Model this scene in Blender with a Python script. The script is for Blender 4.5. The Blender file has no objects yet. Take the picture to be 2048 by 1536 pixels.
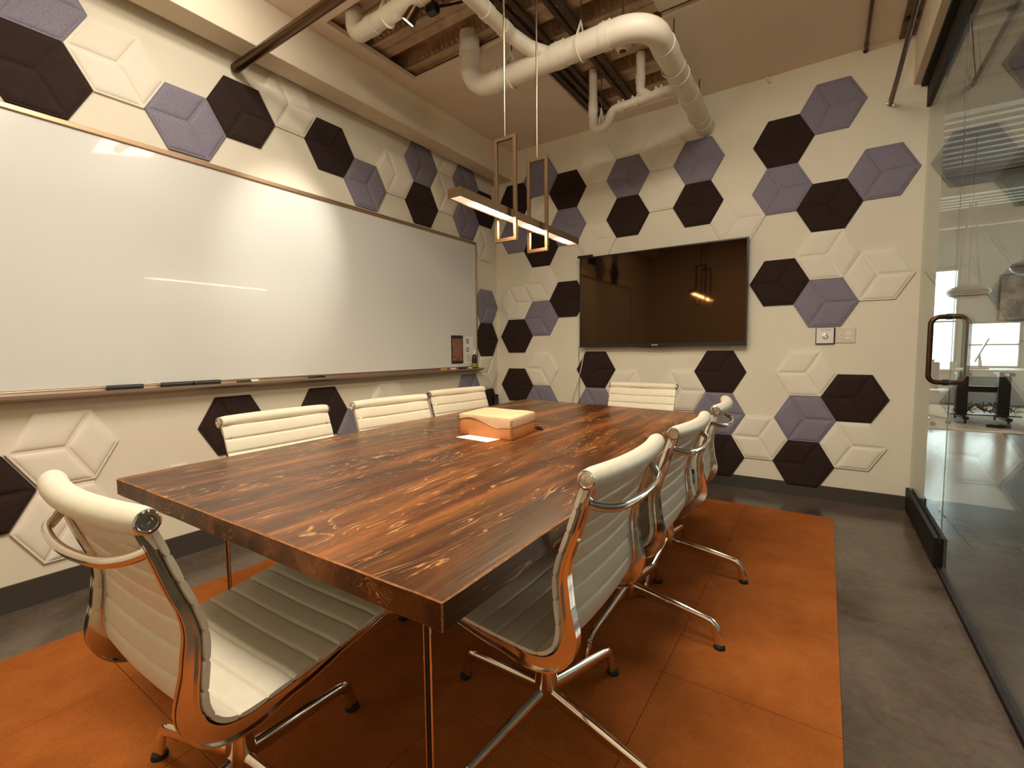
import bpy, bmesh, math, random
from math import sin, cos, pi, radians, sqrt
from mathutils import Vector, Matrix
random.seed(7)
S = bpy.context.scene
COL = S.collection

# ------------------------------------------------------------------ camera, world, exposure
cam_d = bpy.data.cameras.new('camera'); cam = bpy.data.objects.new('camera', cam_d); COL.objects.link(cam)
yaw, pitch, roll = 0.5926230, -0.0726710, -0.0106580
fw = Vector((-sin(yaw)*cos(pitch), cos(yaw)*cos(pitch), sin(pitch)))
r0 = Vector((cos(yaw), sin(yaw), 0)); u0 = r0.cross(fw)
rr = cos(roll)*r0 + sin(roll)*u0; uu = -sin(roll)*r0 + cos(roll)*u0
cam.matrix_world = Matrix(((rr.x, uu.x, -fw.x, 2.830907), (rr.y, uu.y, -fw.y, -3.939403), (rr.z, uu.z, -fw.z, 1.08395), (0, 0, 0, 1)))
cam_d.sensor_width = 36; cam_d.lens = 36*930.98/2048; cam_d.clip_start = 0.02; cam_d.clip_end = 200
S.camera = cam
S.view_settings.view_transform = 'Standard'; S.view_settings.look = 'None'
S.view_settings.gamma = 1; S.view_settings.use_curve_mapping = False
S.view_settings.exposure = 0.32
W = bpy.data.worlds.new('sky'); S.world = W; W.use_nodes = True
W.node_tree.nodes['Background'].inputs[0].default_value = (0.80, 0.95, 1.0, 1)
W.node_tree.nodes['Background'].inputs[1].default_value = 10.0

def light(name, kind, loc, power, color, aim=None, **kw):
    d = bpy.data.lights.new(name, kind); d.energy = power; d.color = color
    for k, v in kw.items(): setattr(d, k, v)
    o = bpy.data.objects.new(name, d); COL.objects.link(o); o.location = loc
    if aim is not None:
        o.rotation_euler = (Vector(aim)-Vector(loc)).to_track_quat('-Z', 'Y').to_euler()
    return o
WARM = (1.0, 0.76, 0.50); SOFT = (1.0, 0.905, 0.775); NEUT = (1.0, 0.93, 0.82)
# the room's track spotlights (one in view, one out of view) and a wide glow added for the beam
light('spot_light', 'SPOT', (0.93, -2.08, 2.80), 58, NEUT, (0.0, -2.26, 1.76), spot_size=radians(40), spot_blend=0.9, shadow_soft_size=0.03)
light('spot_light', 'SPOT', (1.02, -3.05, 2.80), 1.5, NEUT, (0.0, -3.25, 1.85), spot_size=radians(80), spot_blend=0.9, shadow_soft_size=0.03)
light('spot_light', 'SPOT', (0.72, -2.85, 2.93), 9, NEUT, (0.0, -2.85, 2.55), spot_size=radians(150), spot_blend=1.0, shadow_soft_size=0.04)  # added wide glow that brightens the beam face, no fixture of its own
# unseen fill lights added just under the ceiling to brighten the room
light('fill_light', 'AREA', (1.9, -3.45, 2.98), 62, SOFT, (1.9, -3.30, 0), shape='RECTANGLE', size=1.3, size_y=0.6)
light('fill_light', 'AREA', (2.6, -2.2, 2.98), 18, SOFT, (2.55, -1.6, 0), shape='RECTANGLE', size=0.5, size_y=0.5)
# area light high in the office outside, out of view (its daylight is the sky through the windows)
light('office_light', 'AREA', (6.2, 3.6, 3.2), 170, (1.0, 0.95, 0.88), (5.2, 2.5, 0), shape='RECTANGLE', size=2.0, size_y=3.0)

# ------------------------------------------------------------------ materials
def new_mat(name):
    m = bpy.data.materials.new(name); m.use_nodes = True
    nt = m.node_tree; b = nt.nodes['Principled BSDF']
    return m, nt, b
def rgba(c): return (c[0], c[1], c[2], 1)
def simple(name, c, rough=0.5, metal=0, coat=0, noise=0, scale=40, bump=0, spec=0.5, sheen=0, stretch=(1, 1, 1), emis=0):
    m, nt, b = new_mat(name)
    b.inputs['Base Color'].default_value = rgba(c); b.inputs['Roughness'].default_value = rough
    b.inputs['Metallic'].default_value = metal; b.inputs['Coat Weight'].default_value = coat
    b.inputs['Specular IOR Level'].default_value = spec; b.inputs['Sheen Weight'].default_value = sheen
    if emis:
        b.inputs['Emission Color'].default_value = rgba(c); b.inputs['Emission Strength'].default_value = emis
    if noise or bump:
        tc = nt.nodes.new('ShaderNodeTexCoord'); mp = nt.nodes.new('ShaderNodeMapping'); mp.inputs['Scale'].default_value = stretch
        nz = nt.nodes.new('ShaderNodeTexNoise'); nz.inputs['Scale'].default_value = scale; nz.inputs['Detail'].default_value = 6
        nt.links.new(tc.outputs['Object'], mp.inputs[0]); nt.links.new(mp.outputs[0], nz.inputs['Vector'])
        if noise:
            rp = nt.nodes.new('ShaderNodeValToRGB')
            rp.color_ramp.elements[0].position = 0.3; rp.color_ramp.elements[1].position = 0.72
            rp.color_ramp.elements[0].color = rgba([x*(1-noise) for x in c]); rp.color_ramp.elements[1].color = rgba([min(1, x*(1+noise)) for x in c])
            nt.links.new(nz.outputs['Fac'], rp.inputs[0]); nt.links.new(rp.outputs[0], b.inputs['Base Color'])
        if bump:
            bp = nt.nodes.new('ShaderNodeBump'); bp.inputs['Strength'].default_value = bump; bp.inputs['Distance'].default_value = 0.002
            nt.links.new(nz.outputs['Fac'], bp.inputs['Height']); nt.links.new(bp.outputs[0], b.inputs['Normal'])
    return m

M = {}
M['wall'] = simple('wall_paint', (0.78, 0.715, 0.56), 0.7, noise=0.03, scale=2.5, bump=0.08)
M['ceil'] = simple('ceiling_paint', (0.84, 0.71, 0.56), 0.85, noise=0.05, scale=2)
M['beam'] = simple('beam_paint', (0.78, 0.68, 0.51), 0.75, noise=0.06, scale=3)
M['dark_wall'] = simple('dark_wall_paint', (0.06, 0.035, 0.02), 0.8)
M['base'] = simple('baseboard_vinyl', (0.055, 0.043, 0.032), 0.55)
M['board'] = simple('whiteboard_enamel', (0.70, 0.69, 0.63), 0.22, coat=0.3, noise=0.02, scale=1.5)
M['board_frame'] = simple('whiteboard_frame_aluminium', (0.50, 0.33, 0.20), 0.35, metal=0.9)
M['tray'] = simple('tray_aluminium', (0.33, 0.24, 0.17), 0.45, metal=0.6)
M['felt_k'] = simple('black_felt', (0.033, 0.019, 0.015), 0.95, noise=0.45, scale=260, bump=0.25, sheen=0.06, spec=0.2)
M['felt_g'] = simple('grey_felt', (0.235, 0.213, 0.262), 0.95, noise=0.22, scale=200, bump=0.2, sheen=0.05, spec=0.2)
M['felt_w'] = simple('cream_felt', (0.82, 0.755, 0.615), 0.9, noise=0.02, scale=120, bump=0.1, spec=0.2)
M['chrome'] = simple('polished_aluminium', (0.80, 0.74, 0.66), 0.10, metal=1)
M['satin'] = simple('satin_nickel', (0.24, 0.18, 0.12), 0.25, metal=1)
M['leather'] = simple('cream_leather', (0.68, 0.615, 0.47), 0.46, noise=0.03, scale=30, bump=0.05)
M['black'] = simple('black_plastic', (0.012, 0.010, 0.009), 0.35)
M['rubber'] = simple('black_rubber', (0.01, 0.009, 0.008), 0.7)
M['blackmetal'] = simple('black_steel', (0.010, 0.007, 0.005), 0.6, spec=0.25)
M['bronze'] = simple('dark_bronze', (0.09, 0.045, 0.02), 0.28, metal=0.9)
M['lampmetal'] = simple('lamp_bronze', (0.17, 0.10, 0.05), 0.40, metal=0.9)
M['pipe'] = simple('painted_pipe', (0.78, 0.71, 0.57), 0.45, noise=0.04, scale=8)
M['galv'] = simple('galvanised_deck', (0.58, 0.42, 0.27), 0.42, metal=0.45, noise=0.25, scale=12)
M['strut'] = simple('strut_steel', (0.11, 0.075, 0.05), 0.45, metal=0.6)
M['rust'] = simple('mill_steel', (0.16, 0.10, 0.055), 0.6, metal=0.4, noise=0.35, scale=25)
M['screen'] = simple('tv_screen', (0.003, 0.002, 0.002), 0.05, spec=0.4)
M['tvbody'] = simple('tv_bezel', (0.006, 0.005, 0.005), 0.25)
M['white'] = simple('white_plastic', (0.78, 0.74, 0.64), 0.4)
M['plate'] = simple('almond_plate', (0.70, 0.62, 0.48), 0.4)
M['paper'] = simple('white_paper', (0.82, 0.78, 0.70), 0.8)
M['ink'] = simple('ink', (0.03, 0.025, 0.02), 0.7)
M['bag'] = simple('tan_leather', (0.62, 0.235, 0.075), 0.5, noise=0.18, scale=9, bump=0.15)
M['baglid'] = simple('light_tan_leather', (0.66, 0.42, 0.235), 0.5, noise=0.15, scale=7, bump=0.15)
M['stitch'] = simple('brown_thread', (0.20, 0.06, 0.02), 0.8)
M['red'] = simple('red_marker', (0.5, 0.03, 0.02), 0.4)
M['green'] = simple('olive_label', (0.30, 0.28, 0.05), 0.5)
M['yellow'] = simple('ochre_cap', (0.65, 0.40, 0.10), 0.5)
M['outwall'] = simple('office_wall', (0.62, 0.62, 0.58), 0.8)
M['outdeck'] = simple('office_deck_paint', (0.50, 0.46, 0.40), 0.6)
M['outrug'] = simple('office_rug', (0.42, 0.32, 0.22), 0.95, noise=0.25, scale=6)
M['desk'] = simple('desk_laminate', (0.60, 0.55, 0.46), 0.4)
M['led'] = simple('led_glow', (1.0, 0.86, 0.62), 0.5, emis=26)
M['lens'] = simple('lamp_diffuser', (1.0, 0.82, 0.56), 0.5, emis=0.55)
M['spotlens'] = simple('spot_lens', (1.0, 0.93, 0.82), 0.5, emis=14)
M['pendant'] = simple('pendant_shade', (0.40, 0.33, 0.25), 0.45, noise=0.2, scale=20, stretch=(1, 1, 8))
M['art'] = simple('picture_print', (0.50, 0.38, 0.27), 0.7, noise=0.8, scale=5)
M['poster'] = simple('poster_print', (0.28, 0.12, 0.07), 0.6, noise=0.6, scale=40)
M['edge'] = simple('glass_edge', (0.20, 0.15, 0.10), 0.3)
M['worn'] = simple('worn_wood_edge', (0.33, 0.13, 0.035), 0.5, noise=0.5, scale=60)

# glass: fresnel mix of clear and mirror, thin pane
def glass_mat():
    m, nt, b = new_mat('clear_glass'); nt.nodes.remove(b)
    out = nt.nodes['Material Output']; tr = nt.nodes.new('ShaderNodeBsdfTransparent'); gl = nt.nodes.new('ShaderNodeBsdfGlossy')
    fr = nt.nodes.new('ShaderNodeFresnel'); mx = nt.nodes.new('ShaderNodeMixShader')
    tr.inputs[0].default_value = (0.93, 0.95, 0.93, 1); gl.inputs['Roughness'].default_value = 0.0; fr.inputs[0].default_value = 1.45
    ge = nt.nodes.new('ShaderNodeNewGeometry'); mr = nt.nodes.new('ShaderNodeMapRange')   # same reflectance from both sides of the pane
    mr.inputs[3].default_value = 1.30; mr.inputs[4].default_value = 1/1.30
    nt.links.new(ge.outputs['Backfacing'], mr.inputs[0]); nt.links.new(mr.outputs[0], fr.inputs[0])
    nt.links.new(fr.outputs[0], mx.inputs[0]); nt.links.new(tr.outputs[0], mx.inputs[1]); nt.links.new(gl.outputs[0], mx.inputs[2])
    nt.links.new(mx.outputs[0], out.inputs[0]); return m
M['glass'] = glass_mat()
M['screen'].node_tree.nodes['Principled BSDF'].inputs['Specular Tint'].default_value = (1.0, 0.55, 0.25, 1)
M['screen'].node_tree.nodes['Principled BSDF'].inputs['Specular IOR Level'].default_value = 0.6

def concrete():
    m, nt, b = new_mat('polished_concrete'); N = nt.nodes; L = nt.links
    tc = N.new('ShaderNodeTexCoord')
    n1 = N.new('ShaderNodeTexNoise'); n1.inputs['Scale'].default_value = 1.6; n1.inputs['Detail'].default_value = 9; n1.inputs['Roughness'].default_value = 0.65; n1.inputs['Distortion'].default_value = 0.8
    rp = N.new('ShaderNodeValToRGB'); rp.color_ramp.elements[0].position = 0.32; rp.color_ramp.elements[1].position = 0.72
    rp.color_ramp.elements[0].color = (0.060, 0.042, 0.030, 1); rp.color_ramp.elements[1].color = (0.155, 0.115, 0.082, 1)
    n2 = N.new('ShaderNodeTexNoise'); n2.inputs['Scale'].default_value = 45; n2.inputs['Detail'].default_value = 5
    mx = N.new('ShaderNodeMixRGB'); mx.blend_type = 'OVERLAY'; mx.inputs[0].default_value = 0.45
    for n in (n1, n2): L.new(tc.outputs['Object'], n.inputs['Vector'])
    L.new(n1.outputs['Fac'], rp.inputs[0]); L.new(rp.outputs[0], mx.inputs[1]); L.new(n2.outputs['Color'], mx.inputs[2])
    L.new(mx.outputs[0], b.inputs['Base Color'])
    r2 = N.new('ShaderNodeMapRange'); r2.inputs[3].default_value = 0.12; r2.inputs[4].default_value = 0.30
    L.new(n1.outputs['Fac'], r2.inputs[0]); L.new(r2.outputs[0], b.inputs['Roughness'])
    return m
M['concrete'] = concrete()

def carpet():
    m, nt, b = new_mat('rust_orange_carpet'); N = nt.nodes; L = nt.links
    tc = N.new('ShaderNodeTexCoord'); ge = N.new('ShaderNodeNewGeometry')
    n1 = N.new('ShaderNodeTexNoise'); n1.inputs['Scale'].default_value = 5; n1.inputs['Detail'].default_value = 8; n1.inputs['Roughness'].default_value = 0.7
    n2 = N.new('ShaderNodeTexNoise'); n2.inputs['Scale'].default_value = 170; n2.inputs['Detail'].default_value = 3
    rp = N.new('ShaderNodeValToRGB'); rp.color_ramp.elements[0].position = 0.3; rp.color_ramp.elements[1].position = 0.75
    rp.color_ramp.elements[0].color = (0.275, 0.074, 0.011, 1); rp.color_ramp.elements[1].color = (0.41, 0.122, 0.022, 1)
    mx = N.new('ShaderNodeMixRGB'); mx.blend_type = 'OVERLAY'; mx.inputs[0].default_value = 0.4
    L.new(ge.outputs['Position'], n1.inputs['Vector']); L.new(ge.outputs['Position'], n2.inputs['Vector'])
    L.new(n1.outputs['Fac'], rp.inputs[0]); L.new(rp.outputs[0], mx.inputs[1]); L.new(n2.outputs['Color'], mx.inputs[2])
    L.new(mx.outputs[0], b.inputs['Base Color']); b.inputs['Roughness'].default_value = 0.95; b.inputs['Specular IOR Level'].default_value = 0.15
    bp = N.new('ShaderNodeBump'); bp.inputs['Strength'].default_value = 0.5; bp.inputs['Distance'].default_value = 0.003
    L.new(n2.outputs['Fac'], bp.inputs['Height']); L.new(bp.outputs[0], b.inputs['Normal'])
    return m
M['carpet'] = carpet()

def wood():
    m, nt, b = new_mat('walnut_stained_wood'); N = nt.nodes; L = nt.links
    ge = N.new('ShaderNodeNewGeometry'); mp = N.new('ShaderNodeMapping'); mp.inputs['Scale'].default_value = (7.5, 0.75, 7.5)
    L.new(ge.outputs['Position'], mp.inputs[0])
    n1 = N.new('ShaderNodeTexNoise'); n1.inputs['Scale'].default_value = 1.0; n1.inputs['Detail'].default_value = 8; n1.inputs['Roughness'].default_value = 0.62; n1.inputs['Distortion'].default_value = 1.2
    L.new(mp.outputs[0], n1.inputs['Vector'])
    rp = N.new('ShaderNodeValToRGB'); e = rp.color_ramp.elements
    e[0].position = 0.34; e[0].color = (0.024, 0.008, 0.003, 1); e[1].position = 0.70; e[1].color = (0.27, 0.088, 0.018, 1)
    k = e.new(0.5); k.color = (0.082, 0.025, 0.006, 1)
    L.new(n1.outputs['Fac'], rp.inputs[0])
    # fine fibres
    mp2 = N.new('ShaderNodeMapping'); mp2.inputs['Scale'].default_value = (160, 5, 160); L.new(ge.outputs['Position'], mp2.inputs[0])
    n2 = N.new('ShaderNodeTexNoise'); n2.inputs['Scale'].default_value = 1; n2.inputs['Detail'].default_value = 4; L.new(mp2.outputs[0], n2.inputs['Vector'])
    mx = N.new('ShaderNodeMixRGB'); mx.blend_type = 'OVERLAY'; mx.inputs[0].default_value = 0.7
    L.new(rp.outputs[0], mx.inputs[1]); L.new(n2.outputs['Color'], mx.inputs[2])
    # cathedral grain worn through the stain: contour lines of stretched noise, shown in patches
    mp3 = N.new('ShaderNodeMapping'); mp3.inputs['Scale'].default_value = (5.5, 0.9, 5.5); L.new(ge.outputs['Position'], mp3.inputs[0])
    n3 = N.new('ShaderNodeTexNoise'); n3.inputs['Scale'].default_value = 1; n3.inputs['Detail'].default_value = 4.5; n3.inputs['Distortion'].default_value = 0.5; L.new(mp3.outputs[0], n3.inputs['Vector'])
    ml = N.new('ShaderNodeMath'); ml.operation = 'MULTIPLY'; ml.inputs[1].default_value = 30; L.new(n3.outputs['Fac'], ml.inputs[0])
    fr = N.new('ShaderNodeMath'); fr.operation = 'FRACT'; L.new(ml.outputs[0], fr.inputs[0])
    r3 = N.new('ShaderNodeValToRGB'); q = r3.color_ramp.elements; q[0].position = 0.78; q[0].color = (0, 0, 0, 1); q[1].position = 0.92; q[1].color = (1, 1, 1, 1)
    L.new(fr.outputs[0], r3.inputs[0])
    mp4 = N.new('ShaderNodeMapping'); mp4.inputs['Scale'].default_value = (16, 5, 16); mp4.inputs['Location'].default_value = (3.1, 1.7, 0); L.new(ge.outputs['Position'], mp4.inputs[0])
    n4 = N.new('ShaderNodeTexNoise'); n4.inputs['Scale'].default_value = 1; n4.inputs['Detail'].default_value = 7; n4.inputs['Roughness'].default_value = 0.75; L.new(mp4.outputs[0], n4.inputs['Vector'])
    r4 = N.new('ShaderNodeValToRGB'); q = r4.color_ramp.elements; q[0].position = 0.515; q[0].color = (0, 0, 0, 1); q[1].position = 0.57; q[1].color = (1, 1, 1, 1)
    L.new(n4.outputs['Fac'], r4.inputs[0])
    mu = N.new('ShaderNodeMath'); mu.operation = 'MULTIPLY'; L.new(r3.outputs[0], mu.inputs[0]); L.new(r4.outputs[0], mu.inputs[1])
    m2 = N.new('ShaderNodeMath'); m2.operation = 'MULTIPLY'; m2.inputs[1].default_value = 0.8; L.new(mu.outputs[0], m2.inputs[0])
    fx = N.new('ShaderNodeMixRGB'); fx.inputs[2].default_value = (0.50, 0.24, 0.08, 1)
    L.new(m2.outputs[0], fx.inputs[0]); L.new(mx.outputs[0], fx.inputs[1]); L.new(fx.outputs[0], b.inputs['Base Color'])
    b.inputs['Roughness'].default_value = 0.30; b.inputs['Coat Weight'].default_value = 0.0; b.inputs['Coat Roughness'].default_value = 0.18; b.inputs['Specular Tint'].default_value = (1.0, 0.66, 0.36, 1)
    bp = N.new('ShaderNodeBump'); bp.inputs['Strength'].default_value = 0.18; bp.inputs['Distance'].default_value = 0.002
    L.new(n2.outputs['Fac'], bp.inputs['Height']); L.new(bp.outputs[0], b.inputs['Normal'])
    return m
M['wood'] = wood()

# ------------------------------------------------------------------ mesh helpers
class MB:
    """collects verts and faces of one mesh"""
    def __init__(s): s.v = []; s.f = []; s.mi = []
    def add(s, vs, fs, mi=0):
        o = len(s.v); s.v += [tuple(p) for p in vs]; s.f += [tuple(i+o for i in f) for f in fs]; s.mi += [mi]*len(fs); return s
    def box(s, a, b, mi=0):
        x0, y0, z0 = a; x1, y1, z1 = b
        return s.add([(x0,y0,z0),(x1,y0,z0),(x1,y1,z0),(x0,y1,z0),(x0,y0,z1),(x1,y0,z1),(x1,y1,z1),(x0,y1,z1)],
            [(0,3,2,1),(4,5,6,7),(0,1,5,4),(1,2,6,5),(2,3,7,6),(3,0,4,7)], mi)
    def prism(s, poly, ax, a, b, mi=0):
        """extrude polygon (2D) along axis ax from a to b"""
        def pt(p, t):
            return {0:(t,p[0],p[1]), 1:(p[0],t,p[1]), 2:(p[0],p[1],t)}[ax]
        n = len(poly); vs = [pt(p, a) for p in poly]+[pt(p, b) for p in poly]
        fs = [tuple(range(n))[::-1], tuple(range(n, 2*n))]+[(i, (i+1) % n, n+(i+1) % n, n+i) for i in range(n)]
        return s.add(vs, fs, mi)
    def tube(s, pts, rad, seg=12, cap=True, ell=None, mi=0):
        """sweep a circle (or ellipse a,b given as ell (side, up)) along pts; rad float or list"""
        pts = [Vector(p) for p in pts]; n = len(pts)
        rd = rad if isinstance(rad, (list, tuple)) else [rad]*n
        rings = []; up = None
        for i, p in enumerate(pts):
            t = (pts[min(i+1, n-1)]-pts[max(i-1, 0)]).normalized()
            if up is None:
                up = Vector((0, 0, 1)) if abs(t.z) < 0.9 else Vector((0, 1, 0))
            sd = t.cross(up).normalized(); up = sd.cross(t).normalized()
            a, b_ = (ell if ell else (1, 1))
            rings.append([p+sd*cos(2*pi*k/seg)*rd[i]*a+up*sin(2*pi*k/seg)*rd[i]*b_ for k in range(seg)])
        vs = [q for r in rings for q in r]
        fs = [(i*seg+k, i*seg+(k+1) % seg, (i+1)*seg+(k+1) % seg, (i+1)*seg+k) for i in range(n-1) for k in range(seg)]
        if cap: fs += [tuple(range(seg))[::-1], tuple(range((n-1)*seg, n*seg))]
        return s.add(vs, fs, mi)
    def lathe(s, prof, c=(0, 0, 0), ax='z', seg=20, mi=0):
        """prof list of (r, h)"""
        vs = []
        for r, h in prof:
            for k in range(seg):
                a = 2*pi*k/seg; x, y = r*cos(a), r*sin(a)
                p = {'z': (x, y, h), 'x': (h, x, y), 'y': (x, h, y)}[ax]
                vs.append((p[0]+c[0], p[1]+c[1], p[2]+c[2]))
        n = len(prof)
        fs = [(i*seg+k, i*seg+(k+1) % seg, (i+1)*seg+(k+1) % seg, (i+1)*seg+k) for i in range(n-1) for k in range(seg)]
        fs += [tuple(range(seg))[::-1], tuple(range((n-1)*seg, n*seg))]
        return s.add(vs, fs, mi)
    def mesh(s, name, mats, smooth=False, bevel=0, angle=35):
        me = bpy.data.meshes.new(name); me.from_pydata(s.v, [], s.f)
        if not isinstance(mats, (list, tuple)): mats = [mats]
        for m in mats: me.materials.append(m)
        for p, i in zip(me.polygons, s.mi): p.material_index = i
        bm = bmesh.new(); bm.from_mesh(me); bmesh.ops.recalc_face_normals(bm, faces=bm.faces)
        if bevel:
            es = [e for e in bm.edges if len(e.link_faces) == 2 and e.calc_face_angle(0) > radians(30)]
            bmesh.ops.bevel(bm, geom=es, offset=bevel, segments=2, affect='EDGES', profile=0.5, clamp_overlap=True)
        if smooth:
            for f in bm.faces: f.smooth = True
            for e in bm.edges:
                if len(e.link_faces) == 2 and e.calc_face_angle(0) > radians(angle): e.smooth = False
        bm.to_mesh(me); bm.free(); me.update(); return me
def link(name, me, parent=None, loc=None, rot=None):
    o = bpy.data.objects.new(name, me); COL.objects.link(o)
    if parent: o.parent = parent
    if loc: o.location = loc
    if rot: o.rotation_euler = rot
    return o
def obj(name, mb, mats, parent=None, smooth=False, bevel=0, loc=None, rot=None):
    return link(name, mb.mesh(name, mats, smooth, bevel), parent, loc, rot)
def tag(o, label=None, cat=None, group=None, kind=None):
    if label: o['label'] = label
    if cat: o['category'] = cat
    if group: o['group'] = group
    if kind: o['kind'] = kind
    return o
def thing(name, label, cat, loc=(0, 0, 0), rz=0, group=None):
    o = bpy.data.objects.new(name, None); COL.objects.link(o); o.location = loc; o.rotation_euler = (0, 0, rz)
    o.empty_display_size = 0.1
    return tag(o, label, cat, group)
def struct(name, mb, mats, label=None, **k):
    o = obj(name, mb, mats, **k); o['kind'] = 'structure'
    if label: o['label'] = label
    return o
def copy_tree(o, parent=None):
    c = o.copy(); COL.objects.link(c)
    if parent is not None: c.parent = parent
    for ch in list(o.children): copy_tree(ch, c)
    return c
def text_mesh(body, size, name, mat, parent, loc, rot, align='CENTER', ext=0.0006):
    cu = bpy.data.curves.new('t', 'FONT'); cu.body = body; cu.size = size; cu.extrude = ext; cu.align_x = align; cu.align_y = 'CENTER'
    t = bpy.data.objects.new('t', cu); COL.objects.link(t); dg = bpy.context.evaluated_depsgraph_get(); dg.update()
    me = bpy.data.meshes.new_from_object(t.evaluated_get(dg)); bpy.data.objects.remove(t); me.materials.clear(); me.materials.append(mat)
    return link(name, me, parent, loc, rot)

# ------------------------------------------------------------------ room shell
GX = 3.32          # glass wall
CZ = 3.02          # ceiling
struct('floor', MB().box((-0.3, -5.2, -0.1), (9.2, 8.3, 0)), M['concrete'])
fl = bpy.data.objects['floor']
ck = MB(); cp = [(3.477, 0.166), (3.502, -0.158), (3.507, -0.372), (3.512, -0.59), (3.508, -0.785), (3.487, -1.001), (3.481, -1.2), (3.492, -1.292), (3.495, -1.413)]; path = []
for a, b_ in zip(cp, cp[1:]):
    for k in range(6): path.append((a[0]+(b_[0]-a[0])*k/6+random.uniform(-.006, .006), a[1]+(b_[1]-a[1])*k/6))
for a, b_ in zip(path, path[1:]): ck.box((min(a[0], b_[0]), min(a[1], b_[1]), 0.0001), (max(a[0], b_[0])+0.0016, max(a[1], b_[1]), 0.0004))
obj('crack', ck, M['rubber'], fl)
struct('wall_left', MB().box((-0.12, -5.2, 0), (0, 0.07, 3.5)), M['wall'])
struct('wall_back', MB().box((0, 0, 0), (3.39, 0.07, 3.5)), M['wall'])
w = MB().box((0, -5.2, 0), (GX, -5.1, 3.5)); struct('wall_front', w, M['wall'])
# ceiling with the rectangular openings
t = 0.03
c = MB()
c.box((0.0, -5.1, CZ), (0.325, 0, CZ+t))               # strip along the beam
c.box((0.325, -1.415, CZ), (1.14, 0, CZ+t))            # block by the room corner
c.box((1.14, -0.12, CZ), (1.97, 0, CZ+t))
c.box((1.97, -1.045, CZ), (GX-0.07, 0, CZ+t))
c.box((1.97, -5.1, CZ), (GX-0.07, -1.10, CZ+t))
c.box((0.325, -5.1, CZ), (1.97, -2.14, CZ+t))
struct('ceiling', c, M['ceil'])
# metal deck above the opening, flutes running along x
def deck(y0, y1, x0, x1, z, per, dep, web):
    prof = []; y = y0
    while y < y1:
        if web < 0:     # wide flange with a groove, then a deep void
            prof += [(y, z), (y+.064, z), (y+.069, z+.012), (y+.081, z+.012), (y+.086, z), (y+.150, z), (y+.153, z+dep), (y+per-.003, z+dep)]
        else: prof += [(y, z), (y+per*0.5-web, z), (y+per*0.5, z+dep), (y+per-web, z+dep)]
        y += per
    prof.append((y, z))
    vs = []; fs = []
    for (py, pz) in prof: vs += [(x0, py, pz), (x1, py, pz)]
    for i in range(len(prof)-1): fs.append((2*i, 2*i+1, 2*i+3, 2*i+2))
    return vs, fs, prof
mb = MB(); vs, fs, prof = deck(-2.69, -0.01, 0.0, 3.2, 3.072, 0.30, 0.10, -1); mb.add(vs, fs)
dk = struct('metal_deck', mb, M['galv'], 'fluted metal roof deck above the ceiling opening')
struct('upper_floor_slab', MB().box((-0.12, -5.2, 3.42), (3.39, 0.07, 3.5)), M['dark_wall'])
# embossed ribs on the deck webs that face the room
mb = MB(); y = -2.69
while y < -0.3:
    x = 0.34
    while x < 2.0:
        mb.add([(x, y+0.2985, 3.082), (x+0.013, y+0.276, 3.092), (x+0.013, y+0.276, 3.150), (x, y+0.2985, 3.160), (x+0.026, y+0.2985, 3.082), (x+0.026, y+0.2985, 3.160)],
               [(0, 1, 2, 3), (1, 4, 5, 2), (0, 4, 1), (3, 2, 5)]); x += 0.044
    mb.box((0.0, y+0.2935, 3.0725), (3.2, y+0.302, 3.0765)).box((0.0, y-0.012, 3.061), (3.2, y+0.004, 3.0715))
    y += 0.30
rb = obj('embossed_rib', mb, M['galv'], parent=dk); rb['kind'] = 'stuff'

# beam along the left wall
struct('ceiling_beam', MB().box((0.045, -5.1, 2.75), (0.205, 0, CZ)), M['beam'], 'boxed drywall beam along the left wall', bevel=0.004)
# baseboards
struct('baseboard_back', MB().box((0, -0.012, 0), (3.31, 0, 0.095)), M['base'])
struct('baseboard_left', MB().box((0, -5.1, 0), (0.012, -0.012, 0.115)), M['base'])
struct('baseboard_right', MB().box((3.39, -0.005, 0), (3.402, 0.085, 0.095)), M['base'])

# ------------------------------------------------------------------ glass wall
struct('bulkhead', MB().box((3.235, -5.1, 2.715), (3.30, 0, 3.5)), M['beam'], 'drywall bulkhead above the glass wall')
struct('trim_1', MB().box((3.272, -5.1, 2.69), (3.31, -0.001, 2.714)).box((3.301, -5.1, 2.69), (3.312, -0.001, 3.05)), M['blackmetal'], 'black steel angle above the door header')
struct('trim_2', MB().box((3.302, -5.1, 2.56), (3.345, -0.001, 2.70)), M['blackmetal'], 'black steel header over the glass wall', bevel=0.002)
struct('trim_3', MB().box((3.306, -5.1, 0.0), (3.334, -0.99, 0.022)), M['blackmetal'], 'black floor channel under the fixed glass')
g = struct('window_1', MB().box((3.314, -5.1, 0.02), (3.326, -0.988, 2.56)), M['glass'], 'fixed glass pane of the conference room wall')
d = thing('door_1', 'glass door with black bottom rail and bronze pull handle', 'door', (GX, 0, 0)); d['kind'] = 'structure'; del d['category']
obj('glass_pane', MB().box((-0.006, -0.978, 0.13), (0.006, -0.012, 2.555)), M['glass'], d)
obj('bottom_rail', MB().box((-0.024, -0.98, 0.012), (-0.0065, -0.004, 0.155)).box((0.0065, -0.98, 0.012), (0.024, -0.004, 0.155)).box((-0.0065, -0.98, 0.012), (0.0065, -0.004, 0.128)), M['blackmetal'], d, bevel=0.0015)
obj('edge_strip', MB().box((-0.0015, -0.981, 0.155), (0.0015, -0.9785, 2.555)), M['edge'], d)
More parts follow.
